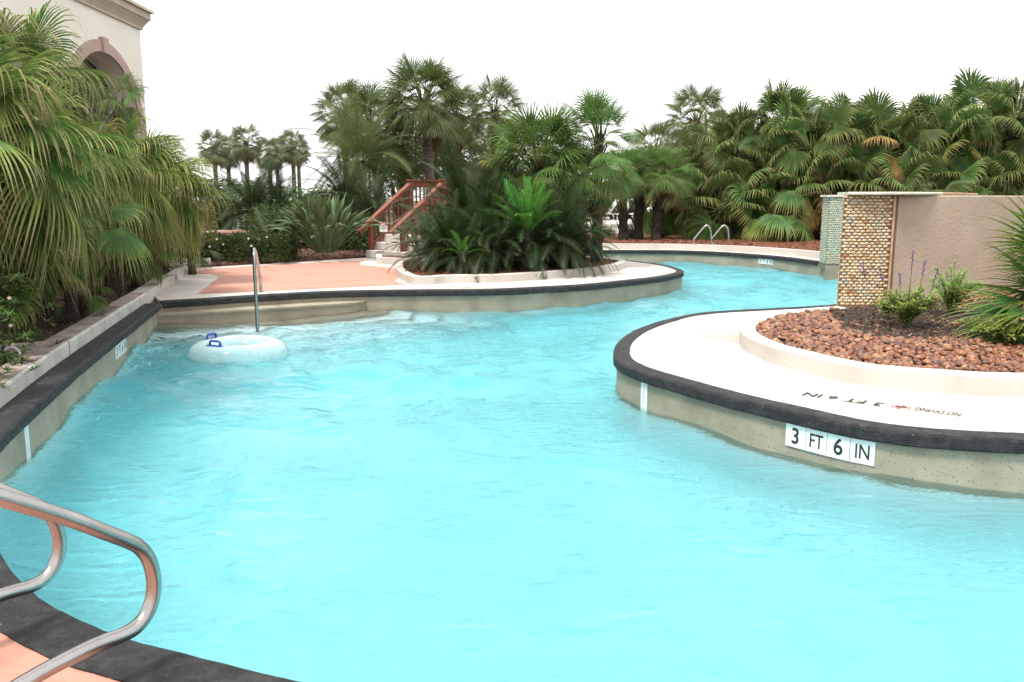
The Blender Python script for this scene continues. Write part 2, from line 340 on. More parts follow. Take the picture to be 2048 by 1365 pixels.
# pool walls + floor
def wall_ring(name,pts,closed,z0,z1,mat):
    m=len(pts); vs=[Vector((p[0],p[1],z)) for p in pts for z in (z0,z1)]
    fs=[(2*i,2*i+1,2*((i+1)%m)+1,2*((i+1)%m)) for i in range(m if closed else m-1)]
    return tagk(obj(name,mesh(name,vs,fs,mat)))
wall_ring('pool_wall',WALL,True,-.13,.285,M['wall'])
wall_ring('submerged_pool_wall',WALL,True,-1.12,-.13,M['floor'])
IW=offset(SI,.03,True)
wall_ring('island_pool_wall',IW,True,-.13,.285,M['wall'])
wall_ring('submerged_island_wall',IW,True,-1.12,-.13,M['floor'])
poly_sheet('pool_floor',[[(-14,-4),(20,-4),(20,28),(-14,28)]],-1.07,M['floor'])
# island core
poly_sheet('island_deck',[offset(SI,.1,True)],ZD-.004,M['white'],thick=.06)
# copings
def coping(name,pts,closed=False,wd=.15,th=.095):
    z=ZD+.004
    prof=[(wd,z),(.02,z),(.004,z-.006),(-.006,z-.022),(-.006,z-th+.012),(.004,z-th),(wd,z-th)]
    return sweep(name,pts,prof,M['coping'],closed=closed,kind='structure',jit=.0022)
def resample(pts,step):
    out=[pts[0]];acc=0
    for a,b in zip(pts,pts[1:]):
        d=(b-a).length
        if d<1e-6: continue
        n=max(1,int(round(d/step)))
        for k in range(1,n+1): out.append(a.lerp(b,k/n))
    return out
s1=resample([Vector((p.x,p.y,0)) for p in S1],.06)
lf=[p for p in s1 if p.y>5.9 and p.x<-2]; nr=[p for p in s1 if not(p.y>5.9 and p.x<-2)]; nr=nr+[nr[-1].lerp(lf[0],.8)]
coping('near_pool_coping',nr,wd=.2)
coping('left_pool_coping',lf[0:-3],wd=.205)
coping('peninsula_pool_coping',resample([Vector((p.x,p.y,0)) for p in S2],.1))
coping('far_pool_coping',resample([Vector((p.x,p.y,0)) for p in S3],.2)[:-1])
coping('island_pool_coping',resample([Vector((p.x,p.y,0)) for p in SI+[SI[0]]],.06)[:-1],closed=True)
def flat(pts): return [Vector((p.x,p.y,0)) for p in pts]
# pale patch where the far coping stops
MB().box(-.03,.14,-.02,.14,-.09,.004).build('coping_end_block',M['white'],loc=tuple(G(1645,525.5)),kind='structure') if False else None
# near deck (salmon)
nd=flat(offset(nr,.1)); 
poly_sheet('near_deck',[nd+[Vector((-6,5.0,0)),Vector((-9,0,0)),Vector((-4,-6,0)),Vector((14,-6,0))]],ZD-.003,M['salmon'],thick=.05)
# peninsula deck
s2=flat(S2); k_end=max(i for i,p in enumerate(s2) if p.y<21.0 and p.x>-1)
back=[G(1100,505),G(960,500),G(822,502),G(735,515),G(700,517.5),G(520,528),G(402,535),G(380,540),G(352,549),G(335,560),G(300,584)]
poly_sheet('peninsula_deck',[flat(offset(s2,.08))[:k_end]+flat(back)],ZD-.004,M['white'],thick=.06)
sal=[G(396,587.5),G(437,556),G(437,552),G(425,548.5),G(379,547.5),G(388,543),G(410,539),G(511,532.5),G(600,528),G(700,522),G(728,521),G(718,526),G(722,530),G(755,533.5),G(800,538),G(818,543),G(818,549),G(796,556),G(790,561),G(797,566),G(815,569),G(750,572),G(640,577),G(512,583)]
poly_sheet('salmon_deck_paint',[flat(sal)],ZD+.001,M['salmon'])
# left raised curb
curb0=[p for p in s1 if p.x<-2.2 and p.y>3.4]
cp=offset(curb0,.205); ext=G(352,560,.45); dirn=(cp[-1]-cp[-8]).normalized()
cp=[Vector((-3.35,3.0,0))]+cp[4:]
sweep('left_raised_curb',cp,[(0,.25),(0,.435),(.012,.452),(.21,.455),(.225,.44),(.225,.2)],M['curb_white'],kind='structure',jit=.002)
ctop=[p+Vector((0,0,0)) for p in offset(cp,.022)]
sweep('left_curb_worn_top',ctop,[(0,.450),(0,.458),(.19,.461),(.19,.45)],M['curb_top'],kind='structure',jit=.001)
# curb carries on to the salmon deck
e0=cp[-1]; c2=[e0+dirn*.0,G(346,562,.32),G(352,558,.32)]
c3=smooth_poly([G(356,560),G(368,551),G(385,543),G(402,537.5)],5)
sweep('planter_curb',[e0+dirn*.01]+flat([G(338,570),G(350,564)]),[(0,.25),(0,.45),(.22,.45),(.22,.2)],M['white'],kind='structure')
sweep('back_planter_curb',flat(c3),[(0,.25),(0,.42),(.2,.42),(.2,.2)],M['white'],kind='structure')
o=sweep('cross_curb',flat([G(133,679,.46),G(60,686,.46),G(-60,694,.46)]),[(-.10,.2),(-.10,.452),(.10,.452),(.10,.2)],M['curb_top'],kind='structure')
lw=G(330,536); lw2=G(422,533.5)
sweep('low_white_wall',flat([lw,lw2]),[(0,.25),(0,.49),(.22,.49),(.22,.25)],M['white'],kind='structure')
# beds
inner=flat(offset(cp,.2))
poly_sheet('left_bed_soil',[inner+[G(340,552),Vector((-7.0,17,0)),Vector((-14,17,0)),Vector((-14,0,0)),Vector((-6,1,0))]],.40,M['soil'],thick=.15)
poly_sheet('shrub_bed_soil',[flat([G(402,535),G(520,528),G(700,517.5),G(735,514.5)])+[Vector((-4.2,23,0)),Vector((-4,30,0)),Vector((-16,30,0)),Vector((-12,18,0)),G(425,533)]],.36,M['mulch'],thick=.1)
# island planter: rim, rock bed
rim=[G(2048,754,.47),G(1901,747,.47),G(1767,737,.47),G(1676,724,.47),G(1560,697,.47),G(1528,687,.47),G(1497,674,.47),G(1484,665,.47),G(1479,656,.47),G(1484,646,.47),G(1505,635,.47),G(1545,625,.47),G(1610,617,.47),G(1672,612.5,.47)]
rim=flat([Vector((10,8.2,0)),Vector((8.2,6.95,0)),Vector((6.6,6.35,0)),Vector((5.1,6.1,0))]+rim)
RIM=smooth_poly(rim,6)       # walked from right to left: bed on the right hand
sweep('island_planter_rim',resample(RIM,.08),[(0,.3),(0,.455),(-.012,.47),(-.15,.47),(-.16,.458),(-.16,.3)],M['white'],kind='structure',jit=.0015)
bedin=flat(offset(RIM,-.14))
BED=bedin+[Vector((5.2,11.3,0)),Vector((7.5,13.1,0)),Vector((10,13,0)),Vector((11,10,0))]
bed=poly_sheet('rock_bed',[BED],.425,M['soil'])
MUL=flat([G(1655,622,.46),G(1672,640,.46),G(1684,655,.46),G(1734,667,.46),G(1791,674,.46),G(1924,677,.46),G(2048,680,.46),G(2200,680,.46),Vector((10,9.5,0)),Vector((9.5,12.5,0)),G(1990,596,.46),G(1850,599,.46),G(1760,607,.46)])
poly_sheet('planter_mulch',[smooth_poly(MUL,4,True)],.447,M['soil'])
# low wedge of raised paving beside the rim
a,b,c_,d=G(1388,669),G(1482,686),G(1500,640),G(1400,645)
vs=[Vector((a.x,a.y,.318)),Vector((b.x,b.y,.318)),Vector((b.x,b.y+.02,.40)),Vector((c_.x,c_.y,.34)),Vector((c_.x,c_.y+.6,.319)),Vector((d.x-.2,d.y+.5,.319))]
tagk(obj('deck_ramp',mesh('deck_ramp',vs,[(0,1,2),(0,2,3),(0,3,5),(3,4,5),(2,1,4,3)],M['white'])))
# peninsula planter
prim=[G(862,553,.455),G(900,550.5,.455),G(1002,549,.455),G(1112,542,.455),G(1190,535,.455),G(1230,529.5,.455),G(1251,522.5,.455),G(1240,518.5,.455),G(1180,513,.455),Vector((.6,19.7,0)),Vector((-1.2,19.9,0)),Vector((-2.3,19.4,0)),Vector((-2.45,18.2,0)),Vector((-2.2,16.2,0)),Vector((-1.75,14.6,0))]
prim=flat(prim); 
PR=smooth_poly(prim,6,True)  # anticlockwise -> bed on the left
sweep('peninsula_planter_rim',PR,[(0,.3),(0,.443),(.012,.455),(.14,.455),(.15,.445),(.15,.3)],M['white'],closed=True,kind='structure')
poly_sheet('peninsula_bed',[flat(offset(PR,.13,True))],.42,M['mulch'])
sp=flat([G(752,527),G(800,530),G(850,533),G(850,520),G(800,518.5),G(752,520)])
sweep('small_planter_rim',sp,[(0,.3),(0,.46),(.14,.46),(.14,.3)],M['white'],closed=True,kind='structure')
poly_sheet('small_planter_bed',[flat(offset(sp,.12,True))],.42,M['mulch'])
# far bank deck and curb
s3=flat(S3)
fo=flat(offset(s3,.1)); fb=flat(offset(s3,.75))
poly_sheet('far_deck',[fo+fb[::-1]],ZD-.004,M['white'],thick=.05)
sweep('far_bank_curb',flat(offset(s3,.62)),[(0,.3),(0,.47),(.2,.47),(.2,.3)],M['white'],kind='structure')
poly_sheet('far_bed',[flat(offset(s3,.78))+[Vector((22,21,0)),Vector((30,26,0)),Vector((26,33,0)),Vector((-10,33,0))]],.44,M['mulch'])
# distant pale paving and beach
poly_sheet('distant_paving',[[Vector((-6,37,0)),Vector((18,37,0)),Vector((22,60,0)),Vector((-6,60,0))]],.30,M['sand'])
# ------------------------------------------------------------------ steps under water in the corner
wl=[G(325,604),G(512,592),G(670,584),G(716,583)]
pd=(G(670,584)-G(325,604)); pd.z=0; L0=pd.length; pd.normalize(); nrm=Vector((pd.y,-pd.x,0)); c0=G(325,604); c0.z=0
for k,(dep,end,z) in enumerate([(.30,3.05,.165),(.60,3.35,-.05),(.92,3.7,-.22),(1.24,4.05,-.39),(1.56,4.4,-.57),(1.88,4.75,-.75)]):
    pts=[c0-pd*.6+nrm*dep]+[c0+pd*(end-.35)+nrm*dep]
    for a in (20,45,65,85): pts.append(c0+pd*(end-.35+.35*math.sin(R(a)))+nrm*(dep-(dep+.1)*(1-math.cos(R(a)))))
    pts.append(c0+pd*end-nrm*.3); pts.append(c0-pd*.6-nrm*.3)
    pts=[p for p in pts]
    o=poly_sheet('pool_step',[pts[::-1] if False else pts],z,M['wall'] if k<2 else M['floor'],thick=.4)
    front=pts[:-2]
    sweep('step_nosing',flat(front),[(-.01,z-.03),(-.01,z+.004),(.025,z+.004),(.025,z-.03)],M['coping'] if k>1 else M['wall'],kind='structure')
# ------------------------------------------------------------------ water body
x0,x1,y0,y1=-13,19,-3.2,27; nx,ny=640,600
X=np.linspace(x0,x1,nx); Y=y0+(y1-y0)*(np.linspace(0,1,ny)**1.25)
XX,YY=np.meshgrid(X,Y); rs=np.random.RandomState(3)
wx=XX+.35*np.sin(.9*YY+.5)+.2*np.sin(1.7*XX+1.1*YY); wy=YY+.35*np.sin(.8*XX+1)+.2*np.sin(1.5*YY-.7*XX)
Z=np.zeros_like(XX)
for i in range(46):
    lam=.16*1.085**i if i<36 else .3+.5*rs.rand(); th=rs.normal(1.25,.75); amp=.016*lam**.85*rs.uniform(.5,1.2)
    k=2*math.pi/lam; ph=rs.uniform(0,6.28)
    Z+=amp*.5*np.sin(k*(wx*math.cos(th)+wy*math.sin(th))+ph)
env=.42+.75*np.clip(.5+.5*np.sin(.55*wx+.8*np.sin(.4*wy))*np.sin(.6*wy+.7*np.sin(.5*wx)),0,1)
calm=1-.62*np.exp(-(((XX-1.2)/3.2)**2+((YY-3.0)/1.9)**2))
Z*=env*calm
top=np.stack([XX,YY,Z],-1).reshape(-1,3)
ii=np.arange(ny-1)[:,None]*nx+np.arange(nx-1)[None,:]
quads=np.stack([ii,ii+1,ii+nx+1,ii+nx],-1).reshape(-1,4)
border=list(range(nx))+[r*nx+nx-1 for r in range(1,ny)]+[(ny-1)*nx+q for q in range(nx-2,-1,-1)]+[r*nx for r in range(ny-2,0,-1)]
low=top[border].copy(); low[:,2]=-1.2
nv=len(top); vall=np.vstack([top,low]); nb=len(border)
sides=[[border[i],nv+i,nv+(i+1)%nb,border[(i+1)%nb]] for i in range(nb)]
fall=quads.tolist()+sides+[[nv+i for i in range(nb)][::-1]]
wm=mesh('pool_water',vall,fall,None)
wm.polygons.foreach_set('use_smooth',[True]*len(quads)+[False]*(nb+1))
m,t,b=newmat('pool_water')
b.inputs['Base Color'].default_value=(.97,1,1,1); b.inputs['Transmission Weight'].default_value=1; b.inputs['IOR'].default_value=1.333
b.inputs['Roughness'].default_value=.02
geo=N(t,'ShaderNodeNewGeometry'); mp=N(t,'ShaderNodeMapping'); mp.inputs['Scale'].default_value=(1,1.7,1); t.links.new(geo.outputs['Position'],mp.inputs[0])
n1=N(t,'ShaderNodeTexNoise'); n1.inputs['Scale'].default_value=9; n1.inputs['Detail'].default_value=4; n1.inputs['Distortion'].default_value=1.1; t.links.new(mp.outputs[0],n1.inputs['Vector'])
bp=N(t,'ShaderNodeBump'); bp.inputs['Strength'].default_value=.8; bp.inputs['Distance'].default_value=.03
t.links.new(n1.outputs[0],bp.inputs['Height']); t.links.new(bp.outputs[0],b.inputs['Normal'])
# white diffuse streaks on noise ridges paint in sky highlights on the ripples
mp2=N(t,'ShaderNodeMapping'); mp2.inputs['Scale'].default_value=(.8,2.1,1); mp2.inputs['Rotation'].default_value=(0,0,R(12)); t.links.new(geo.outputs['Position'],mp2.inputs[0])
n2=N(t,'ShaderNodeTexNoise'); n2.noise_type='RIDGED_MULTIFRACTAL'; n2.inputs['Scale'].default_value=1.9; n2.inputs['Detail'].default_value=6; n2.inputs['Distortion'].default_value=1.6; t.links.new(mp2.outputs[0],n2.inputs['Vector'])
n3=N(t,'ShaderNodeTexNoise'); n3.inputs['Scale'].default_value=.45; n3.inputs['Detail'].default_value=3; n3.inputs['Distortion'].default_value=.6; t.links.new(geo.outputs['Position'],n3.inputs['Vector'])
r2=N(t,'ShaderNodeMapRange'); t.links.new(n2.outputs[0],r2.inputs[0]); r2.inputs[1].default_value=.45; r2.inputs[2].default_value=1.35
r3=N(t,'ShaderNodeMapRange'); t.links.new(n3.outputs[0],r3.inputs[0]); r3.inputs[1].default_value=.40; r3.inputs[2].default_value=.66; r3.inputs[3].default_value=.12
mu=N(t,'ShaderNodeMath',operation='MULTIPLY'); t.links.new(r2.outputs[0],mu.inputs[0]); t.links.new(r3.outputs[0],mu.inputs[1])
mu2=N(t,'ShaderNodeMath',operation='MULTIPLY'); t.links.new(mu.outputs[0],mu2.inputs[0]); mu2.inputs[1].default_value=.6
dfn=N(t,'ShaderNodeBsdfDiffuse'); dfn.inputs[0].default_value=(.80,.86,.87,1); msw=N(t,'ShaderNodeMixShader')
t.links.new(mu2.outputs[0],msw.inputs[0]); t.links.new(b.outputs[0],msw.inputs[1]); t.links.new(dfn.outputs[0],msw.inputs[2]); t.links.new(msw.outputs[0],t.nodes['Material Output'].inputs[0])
# the same ridges also lift the surface a little
bp2=N(t,'ShaderNodeBump'); bp2.inputs['Strength'].default_value=.65; bp2.inputs['Distance'].default_value=.05; t.links.new(n2.outputs[0],bp2.inputs['Height']); t.links.new(bp.outputs[0],bp2.inputs['Normal']); t.links.new(bp2.outputs[0],b.inputs['Normal'])
va=N(t,'ShaderNodeVolumeAbsorption'); va.inputs[0].default_value=(.22,.905,.95,1); va.inputs[1].default_value=.56
t.links.new(va.outputs[0],t.nodes['Material Output'].inputs['Volume'])
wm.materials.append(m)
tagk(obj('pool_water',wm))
# ------------------------------------------------------------------ text
def text(name,s,size,mat,parent,Mx,bold=.0,xs=1.0,ext=.0):
    cu=bpy.data.curves.new(name,'FONT'); cu.body=s; cu.size=size; cu.offset=bold; cu.align_x='CENTER'; cu.align_y='CENTER'; cu.extrude=ext
    cu.materials.append(mat); o=bpy.data.objects.new(name,cu); link(o,parent)
    dg=bpy.context.evaluated_depsgraph_get(); me=bpy.data.meshes.new_from_object(o.evaluated_get(dg)); me.name=name
    bpy.data.objects.remove(o,do_unlink=True); bpy.data.curves.remove(cu)
    if not me.materials: me.materials.append(mat)
    o=bpy.data.objects.new(name,me); link(o,parent)
    o.matrix_local=Mx@Matrix.Diagonal((xs,1,1,1)); return o
def frame_m(o,x,y,z):
    m=Matrix((( x.x,y.x,z.x,o.x),(x.y,y.y,z.y,o.y),(x.z,y.z,z.z,o.z),(0,0,0,1))); return m
def tile_row(name,label,cat,pos_pts,z,chars,size,inward=.004,th=.006,flip=False):
    """depth marker tiles following a wall polyline (water side); pos_pts: points left->right as seen"""
    root=empty(name,(0,0,0),label,cat)
    for i,ch in enumerate(chars):
        a,b=pos_pts[i],pos_pts[i+1]; x=(b-a); x.z=0; wd=x.length; x.normalize(); n=Vector((x.y,-x.x,0)); y=Vector((0,0,1))
        c_=(a+b)/2; c_.z=z
        fm=frame_m(c_+n*inward,x,y,n)
        mb=MB(); mb.box(-wd/2+.002,wd/2-.002,-size/2,size/2,0,th)
        t_=mb.build('tile',M['tile_white'],root); t_.matrix_local=fm
        text('lettering',ch,size*(.98 if len(ch)==1 else .86),M['paint_black'],t_,Matrix.Translation((0,-.004,th+.0012)),bold=.0028 if len(ch)==1 else .0016,xs=.9 if len(ch)==1 else .74)
    return root
def walk(pts,start,step,n):
    """n+1 points along polyline beginning nearest to start"""
    pts=flat(pts); i=min(range(len(pts)),key=lambda q:(pts[q]-start).length); cur=pts[i]; out=[cur.copy()]; rem=step; j=i+1; m=len(pts)
    while len(out)<n+1:
        nxt=pts[j%m]; d=(nxt-cur).length
        if d<1e-9: j+=1; continue
        if d>=rem: cur=cur.lerp(nxt,rem/d); out.append(cur.copy()); rem=step
        else: rem-=d; cur=nxt; j+=1
    return out
st=G(1596,846,.2); st.z=0
SIr=resample(flat(SI+[SI[0]]),.02)
tile_row('depth_marker','white depth tiles reading 3 FT 6 IN on the near side of the right island','depth marker',walk(offset(SIr[:-1],.03,True),st,.160,4),.142,['3','FT','6','IN'],.158)
st=G(1524,519,.2); st.z=0
w_=walk(offset(resample(flat(S3),.03),.03),st,.135,4)
tile_row('depth_marker','small white tiles reading 3 FT 6 IN on the far pool wall','depth marker',w_,.165,['3','FT','6','IN'],.14)
w_=walk(offset(s1,.03),Vector((-4.19,8.94,0))+Vector((.02,-.1,0)),.145,4)
tile_row('depth_marker','foreshortened 3 FT 6 IN tiles on the long left pool wall','depth marker',[p for p in w_],.15,['3','FT','6','IN'],.145)
# vertical white lane tiles
def lane_strip(label,p,tan):
    root=empty('tile_strip',(0,0,0),label,'tile strip')
    x=tan.normalized(); n=Vector((x.y,-x.x,0))
    for s in (-1,1):
        for k in range(9):
            mb=MB(); mb.box(-.021,.021,-.021,.021,0,.006)
            t_=mb.build('tile',M['tile_white'],root); t_.matrix_local=frame_m(p+x*(s*.026)+n*.002+Vector((0,0,.21-k*.044)),x,Vector((0,0,1)),n)
off=flat(offset(SIr[:-1],.03,True)); q=G(1272,745); q.z=0; i=min(range(len(off)),key=lambda k:(off[k]-q).length)
lane_strip('double white tile strip down the tip of the right island wall',off[i],off[i+1]-off[i])
off=flat(offset(s1,.03)); i=min(range(len(off)),key=lambda k:(off[k]-Vector((-3.33,5.62,0))).length)
lane_strip('double white tile strip on the left pool wall near the coping joint',off[i],off[i+1]-off[i])
# lettering painted on decks
def deck_text(label,start,pts,stepv,z,items):
    root=empty('deck_lettering',(0,0,0),label,'deck marking')
    return root
# island deck: read from the planter side
root=empty('deck_lettering',(0,0,0),'black NO DIVING 3 FT 6 IN lettering on the white island deck','deck marking')
dl=resample([G(1915,826),G(1840,819),G(1800,813.5),G(1762,808),G(1705,800),G(1665,794),G(1630,788.5)],10)
def put_text(s,u,v,du,size,bold=.002,xs=.85,mat='paint_black',rootp=root,z=ZD+.002,sgn=1):
    a=G(u,v,z); b=G(u+du[0],v+du[1],z); x=(b-a).normalized()*sgn; y=Vector((-x.y,x.x,0)); a=Vector((a.x,a.y,z))
    return text('lettering',s,size,M[mat],rootp,frame_m(a,x,y,Vector((0,0,1))),bold=bold,xs=xs)
for s,u,v,sz in (('NO DIVING',1876,823,.145),('3',1757,808,.165),('FT',1712,801.5,.165),('6',1666,795,.165),('IN',1626,789.5,.165)):
    put_text(s,u,v,(-40,-5.5),sz,bold=.0006 if len(s)>2 else .0022,xs=.38 if len(s)>2 else .85)
a=G(1802,814,ZD+.002)
mb=MB(); ring=[]
for k in range(24):
    t=2*math.pi*k/24; ring.append((.06*math.cos(t),.06*math.sin(t),0))
for r_ in (1,.88):
    mb.v+= [Vector((x*r_,y*r_,0)) for x,y,_ in ring]
mb.f=[(k,(k+1)%24,24+(k+1)%24,24+k) for k in range(24)]
mb.bar((-.04,-.035,0),(.04,.035,0),.010,.0006)
mb.build('symbol',M['paint_red'],root,loc=a)
mb=MB(); mb.tube([(-.035,.01,0),(-.01,.005,0),(.02,-.012,0),(.036,-.01,0)],.004,4); mb.tube([(-.02,.02,0),(.0,-.004,0)],.004,4)
mb.build('diver_symbol',M['paint_black'],root,loc=a)
# peninsula lettering (strongly foreshortened)
rp=empty('deck_lettering',(0,0,0),'faint black NO DIVING 3 FT 6 IN lettering on the peninsula deck','deck marking')
for s,u,sz in (('NO DIVING',972,.12),('3',936,.15),('FT',923,.15),('6',905,.15),('IN',885,.15)):
    put_text(s,u,574.6,(-40,.3),sz,bold=.0005,xs=1,rootp=rp)
# left curb lettering
rl=empty('curb_lettering',(0,0,0),'worn black NO DIVING lettering on the left raised curb top','deck marking')
ci=min(range(len(ctop)),key=lambda k:abs(ctop[k].y-9.9)); p0=ctop[ci]; tn=(ctop[ci+3]-ctop[ci-3]).normalized()
nn=Vector((-tn.y,tn.x,0))
text('lettering','NO DIVING',.16,M['paint_black'],rl,frame_m(p0+nn*.1+Vector((0,0,.4645)),-tn,-nn,Vector((0,0,1))),bold=.001,xs=1.1)
# ------------------------------------------------------------------ near rail pair
def plane_pt(u,v,A,d):
    r=ray(u,v); # solve A+d*s = (0,0)+r*t  in xy
    det=d.x*(-r.y)+r.x*d.y
    s=((0-A.x)*(-r.y)+r.x*(0-A.y))/det; t=((A.x+d.x*s)/r.x) if abs(r.x)>1e-6 else (A.y+d.y*s)/r.y
    return Vector((0,0,H))+r*t
A=G(216,1281,.47); Bp=G(62,1358,.47); dd=(Bp-A); dd.z=0; dd.normalize()
px=[(91,1341),(135,1318),(182,1294.6),(216,1281),(244,1271),(270,1256),(290,1234),(303,1205),(308,1172),(305,1142),(296,1116),(280,1096),(257,1083),(205,1063),(151,1042),(75,1018),(0,996)]
def rail_path(off):
    up=[plane_pt(u,v,A,dd) for u,v in px]
    lowpt=plane_pt(62,1358,A,dd)
    path=[]
    end=lowpt
    # short leg down to the deck
    path=[Vector((end.x+dd.x*.10,end.y+dd.y*.10,.325)),Vector((end.x+dd.x*.10,end.y+dd.y*.10,.40)),Vector((end.x+dd.x*.07,end.y+dd.y*.07,end.z-.012)),end]
    path+=up
    last=up[-1]; dr=(up[-1]-up[-2]).normalized()
    a=last+dr*.15; b=last+dr*.28; 
    b2=b+Vector((dd.x*.09,dd.y*.09,-.02)); b3=b+Vector((dd.x*.14,dd.y*.14,-.12)); b4=Vector((b3.x,b3.y,.325))
    path+=[a,b,b2,b3,b4]
    return [p+off for p in path]
offv=Vector((-.46,.32,0))
for off,lab in ((Vector((0,0,0)),'brushed steel pool grab rail in the foreground, the larger nearer loop'),(offv,'brushed steel grab rail cut by the photo edge, behind the nearer loop')):
    pts=smooth_poly(rail_path(off),6)
    r0=empty('pool_grab_rail',pts[0],lab,'grab rail','grab rails beside the near coping')
    loc=pts[0].copy(); MB().tube([p-loc for p in pts],.0225,20,caps=True).build('tube',M['steel'],r0,smooth=True)
    for e in (pts[0],pts[-1]):
        MB().tube([e-loc+Vector((0,0,-.004)),e-loc+Vector((0,0,.006)),e-loc+Vector((0,0,.010))],[.055,.055,.03],20).build('escutcheon',M['steel'],r0,smooth=False)
# ------------------------------------------------------------------ far ladder rails
for k,(u,lab) in enumerate(((1387,'left one of the two steel grab rails on the far bank'),(1422,'right one of the two steel grab rails on the far bank'))):
    Y0=G(u+20,499,.33).y; s=Y0/F
    prof=[(0,-50.5+0),(0,0)]
    base=P(u+20,499,Y0)
    def q(du,dv): 
        p=P(u+du,dv,Y0); return p-base
    pts=smooth_poly([q(22,500),q(18,493),q(6,491.5),q(0,482),q(5,474),q(14,463),q(22,454),q(28,451.5),q(33,458),q(35,470),q(36,500)],5)
    r0=empty('far_grab_rail',base,lab,'grab rail','grab rails on the far bank')
    MB().tube(pts,.026,10).build('tube',M['steel'],r0,smooth=True)
# ------------------------------------------------------------------ stair rail standing in the water
b0=G(515,657,0); topz=1.13; d1=G(522,584,.32)
tp=Vector((b0.x,b0.y,topz)); 
def hl(t,z): return Vector((b0.x+(d1.x-b0.x)*t,b0.y+(d1.y-b0.y)*t,z))
pts=smooth_poly([hl(0,-.75),hl(0,.3),hl(0,.92),hl(.025,1.03),hl(.10,1.07),hl(.25,1.03),hl(.55,.86),hl(.85,.64),hl(.96,.55),hl(1,.45),hl(1,.33)],5)
r0=empty('step_handrail',(d1.x,d1.y,.325),'slim steel handrail rising from the corner steps onto the salmon deck','handrail')
MB().tube([p-Vector((d1.x,d1.y,.325)) for p in pts],.024,12).build('tube',M['steel'],r0,smooth=True)
MB().tube([(0,0,-.003),(0,0,.006),(0,0,.012)],[.055,.055,.03],16).build('escutcheon',M['steel'],r0)
# ------------------------------------------------------------------ inflatable ring
rc=G(478,699,.05)
ri=empty('inflatable_ring',(rc.x,rc.y,.01),'clear inflatable swim ring with two blue handles floating on the pool','swim ring')
Rm,rt=.38,.168; mb=MB(); nu,nvv=64,24
rr=random.Random(5)
for i in range(nu):
    a=2*math.pi*i/nu
    for k in range(nvv):
        b=2*math.pi*k/nvv; wr=1+.018*math.sin(a*24)*max(0,-math.cos(b))+.006*math.sin(a*9+b*3)
        mb.v.append(Vector(((Rm+rt*wr*math.cos(b))*math.cos(a),(Rm+rt*wr*math.cos(b))*math.sin(a),rt*.86*math.sin(b))))
for i in range(nu):
    for k in range(nvv): mb.f.append((i*nvv+k,((i+1)%nu)*nvv+k,((i+1)%nu)*nvv+(k+1)%nvv,i*nvv+(k+1)%nvv))
m,t,b=newmat('clear_vinyl'); b.inputs['Base Color'].default_value=(.62,.76,.76,1); b.inputs['Roughness'].default_value=.12; b.inputs['Specular IOR Level'].default_value=.6
tr=N(t,'ShaderNodeBsdfTransparent'); tr.inputs[0].default_value=(.86,.96,.97,1); ms=N(t,'ShaderNodeMixShader')
lw_=N(t,'ShaderNodeLayerWeight'); lw_.inputs[0].default_value=.35; mr=N(t,'ShaderNodeMapRange'); t.links.new(lw_.outputs['Facing'],mr.inputs[0]); mr.inputs[3].default_value=.24; mr.inputs[4].default_value=.75
nz=N(t,'ShaderNodeTexNoise'); nz.inputs['Scale'].default_value=6; bpn=N(t,'ShaderNodeBump'); bpn.inputs['Strength'].default_value=.25; bpn.inputs['Distance'].default_value=.03; t.links.new(nz.outputs[0],bpn.inputs['Height']); t.links.new(bpn.outputs[0],b.inputs['Normal'])
t.links.new(mr.outputs[0],ms.inputs[0]); t.links.new(tr.outputs[0],ms.inputs[1]); t.links.new(b.outputs[0],ms.inputs[2]); t.links.new(ms.outputs[0],t.nodes['Material Output'].inputs[0])
M['vinyl']=m
mb.build('ring_tube',m,ri,smooth=True)
mb=MB(); mb.tube([((Rm+rt+.004)*math.cos(2*math.pi*k/64),(Rm+rt+.004)*math.sin(2*math.pi*k/64),0) for k in range(64)],.004,6,closed=True); mb.build('seam',m,ri,smooth=True)
for an,rad in ((-112,0),(158,0)):
    a=R(an); p=Vector((Rm*math.cos(a)*1.02,Rm*math.sin(a)*1.02,rt*.86)); tv=Vector((-math.sin(a),math.cos(a),0))
    if an>0: tv=Vector((math.cos(a),math.sin(a),0)).cross(Vector((0,0,1)))
    mb=MB(); mb.tube([p-tv*.075+Vector((0,0,-.02)),p-tv*.07+Vector((0,0,.035)),p-tv*.055+Vector((0,0,.05)),p+tv*.055+Vector((0,0,.05)),p+tv*.07+Vector((0,0,.035)),p+tv*.075+Vector((0,0,-.02))],.013,8)
    h=mb.build('handle',M['blue'],ri,smooth=True)
    mb=MB(); n_=20; mb.v=[p+tv*.12*math.cos(2*math.pi*k/n_)+Vector((tv.y,-tv.x,0))*.05*math.sin(2*math.pi*k/n_)+Vector((0,0,.004-.05*abs(math.sin(2*math.pi*k/n_))*.3)) for k in range(n_)]+[p+Vector((0,0,.008))]
    mb.f=[(k,(k+1)%n_,n_) for k in range(n_)]; mb.build('handle_pad',M['blue'],ri)
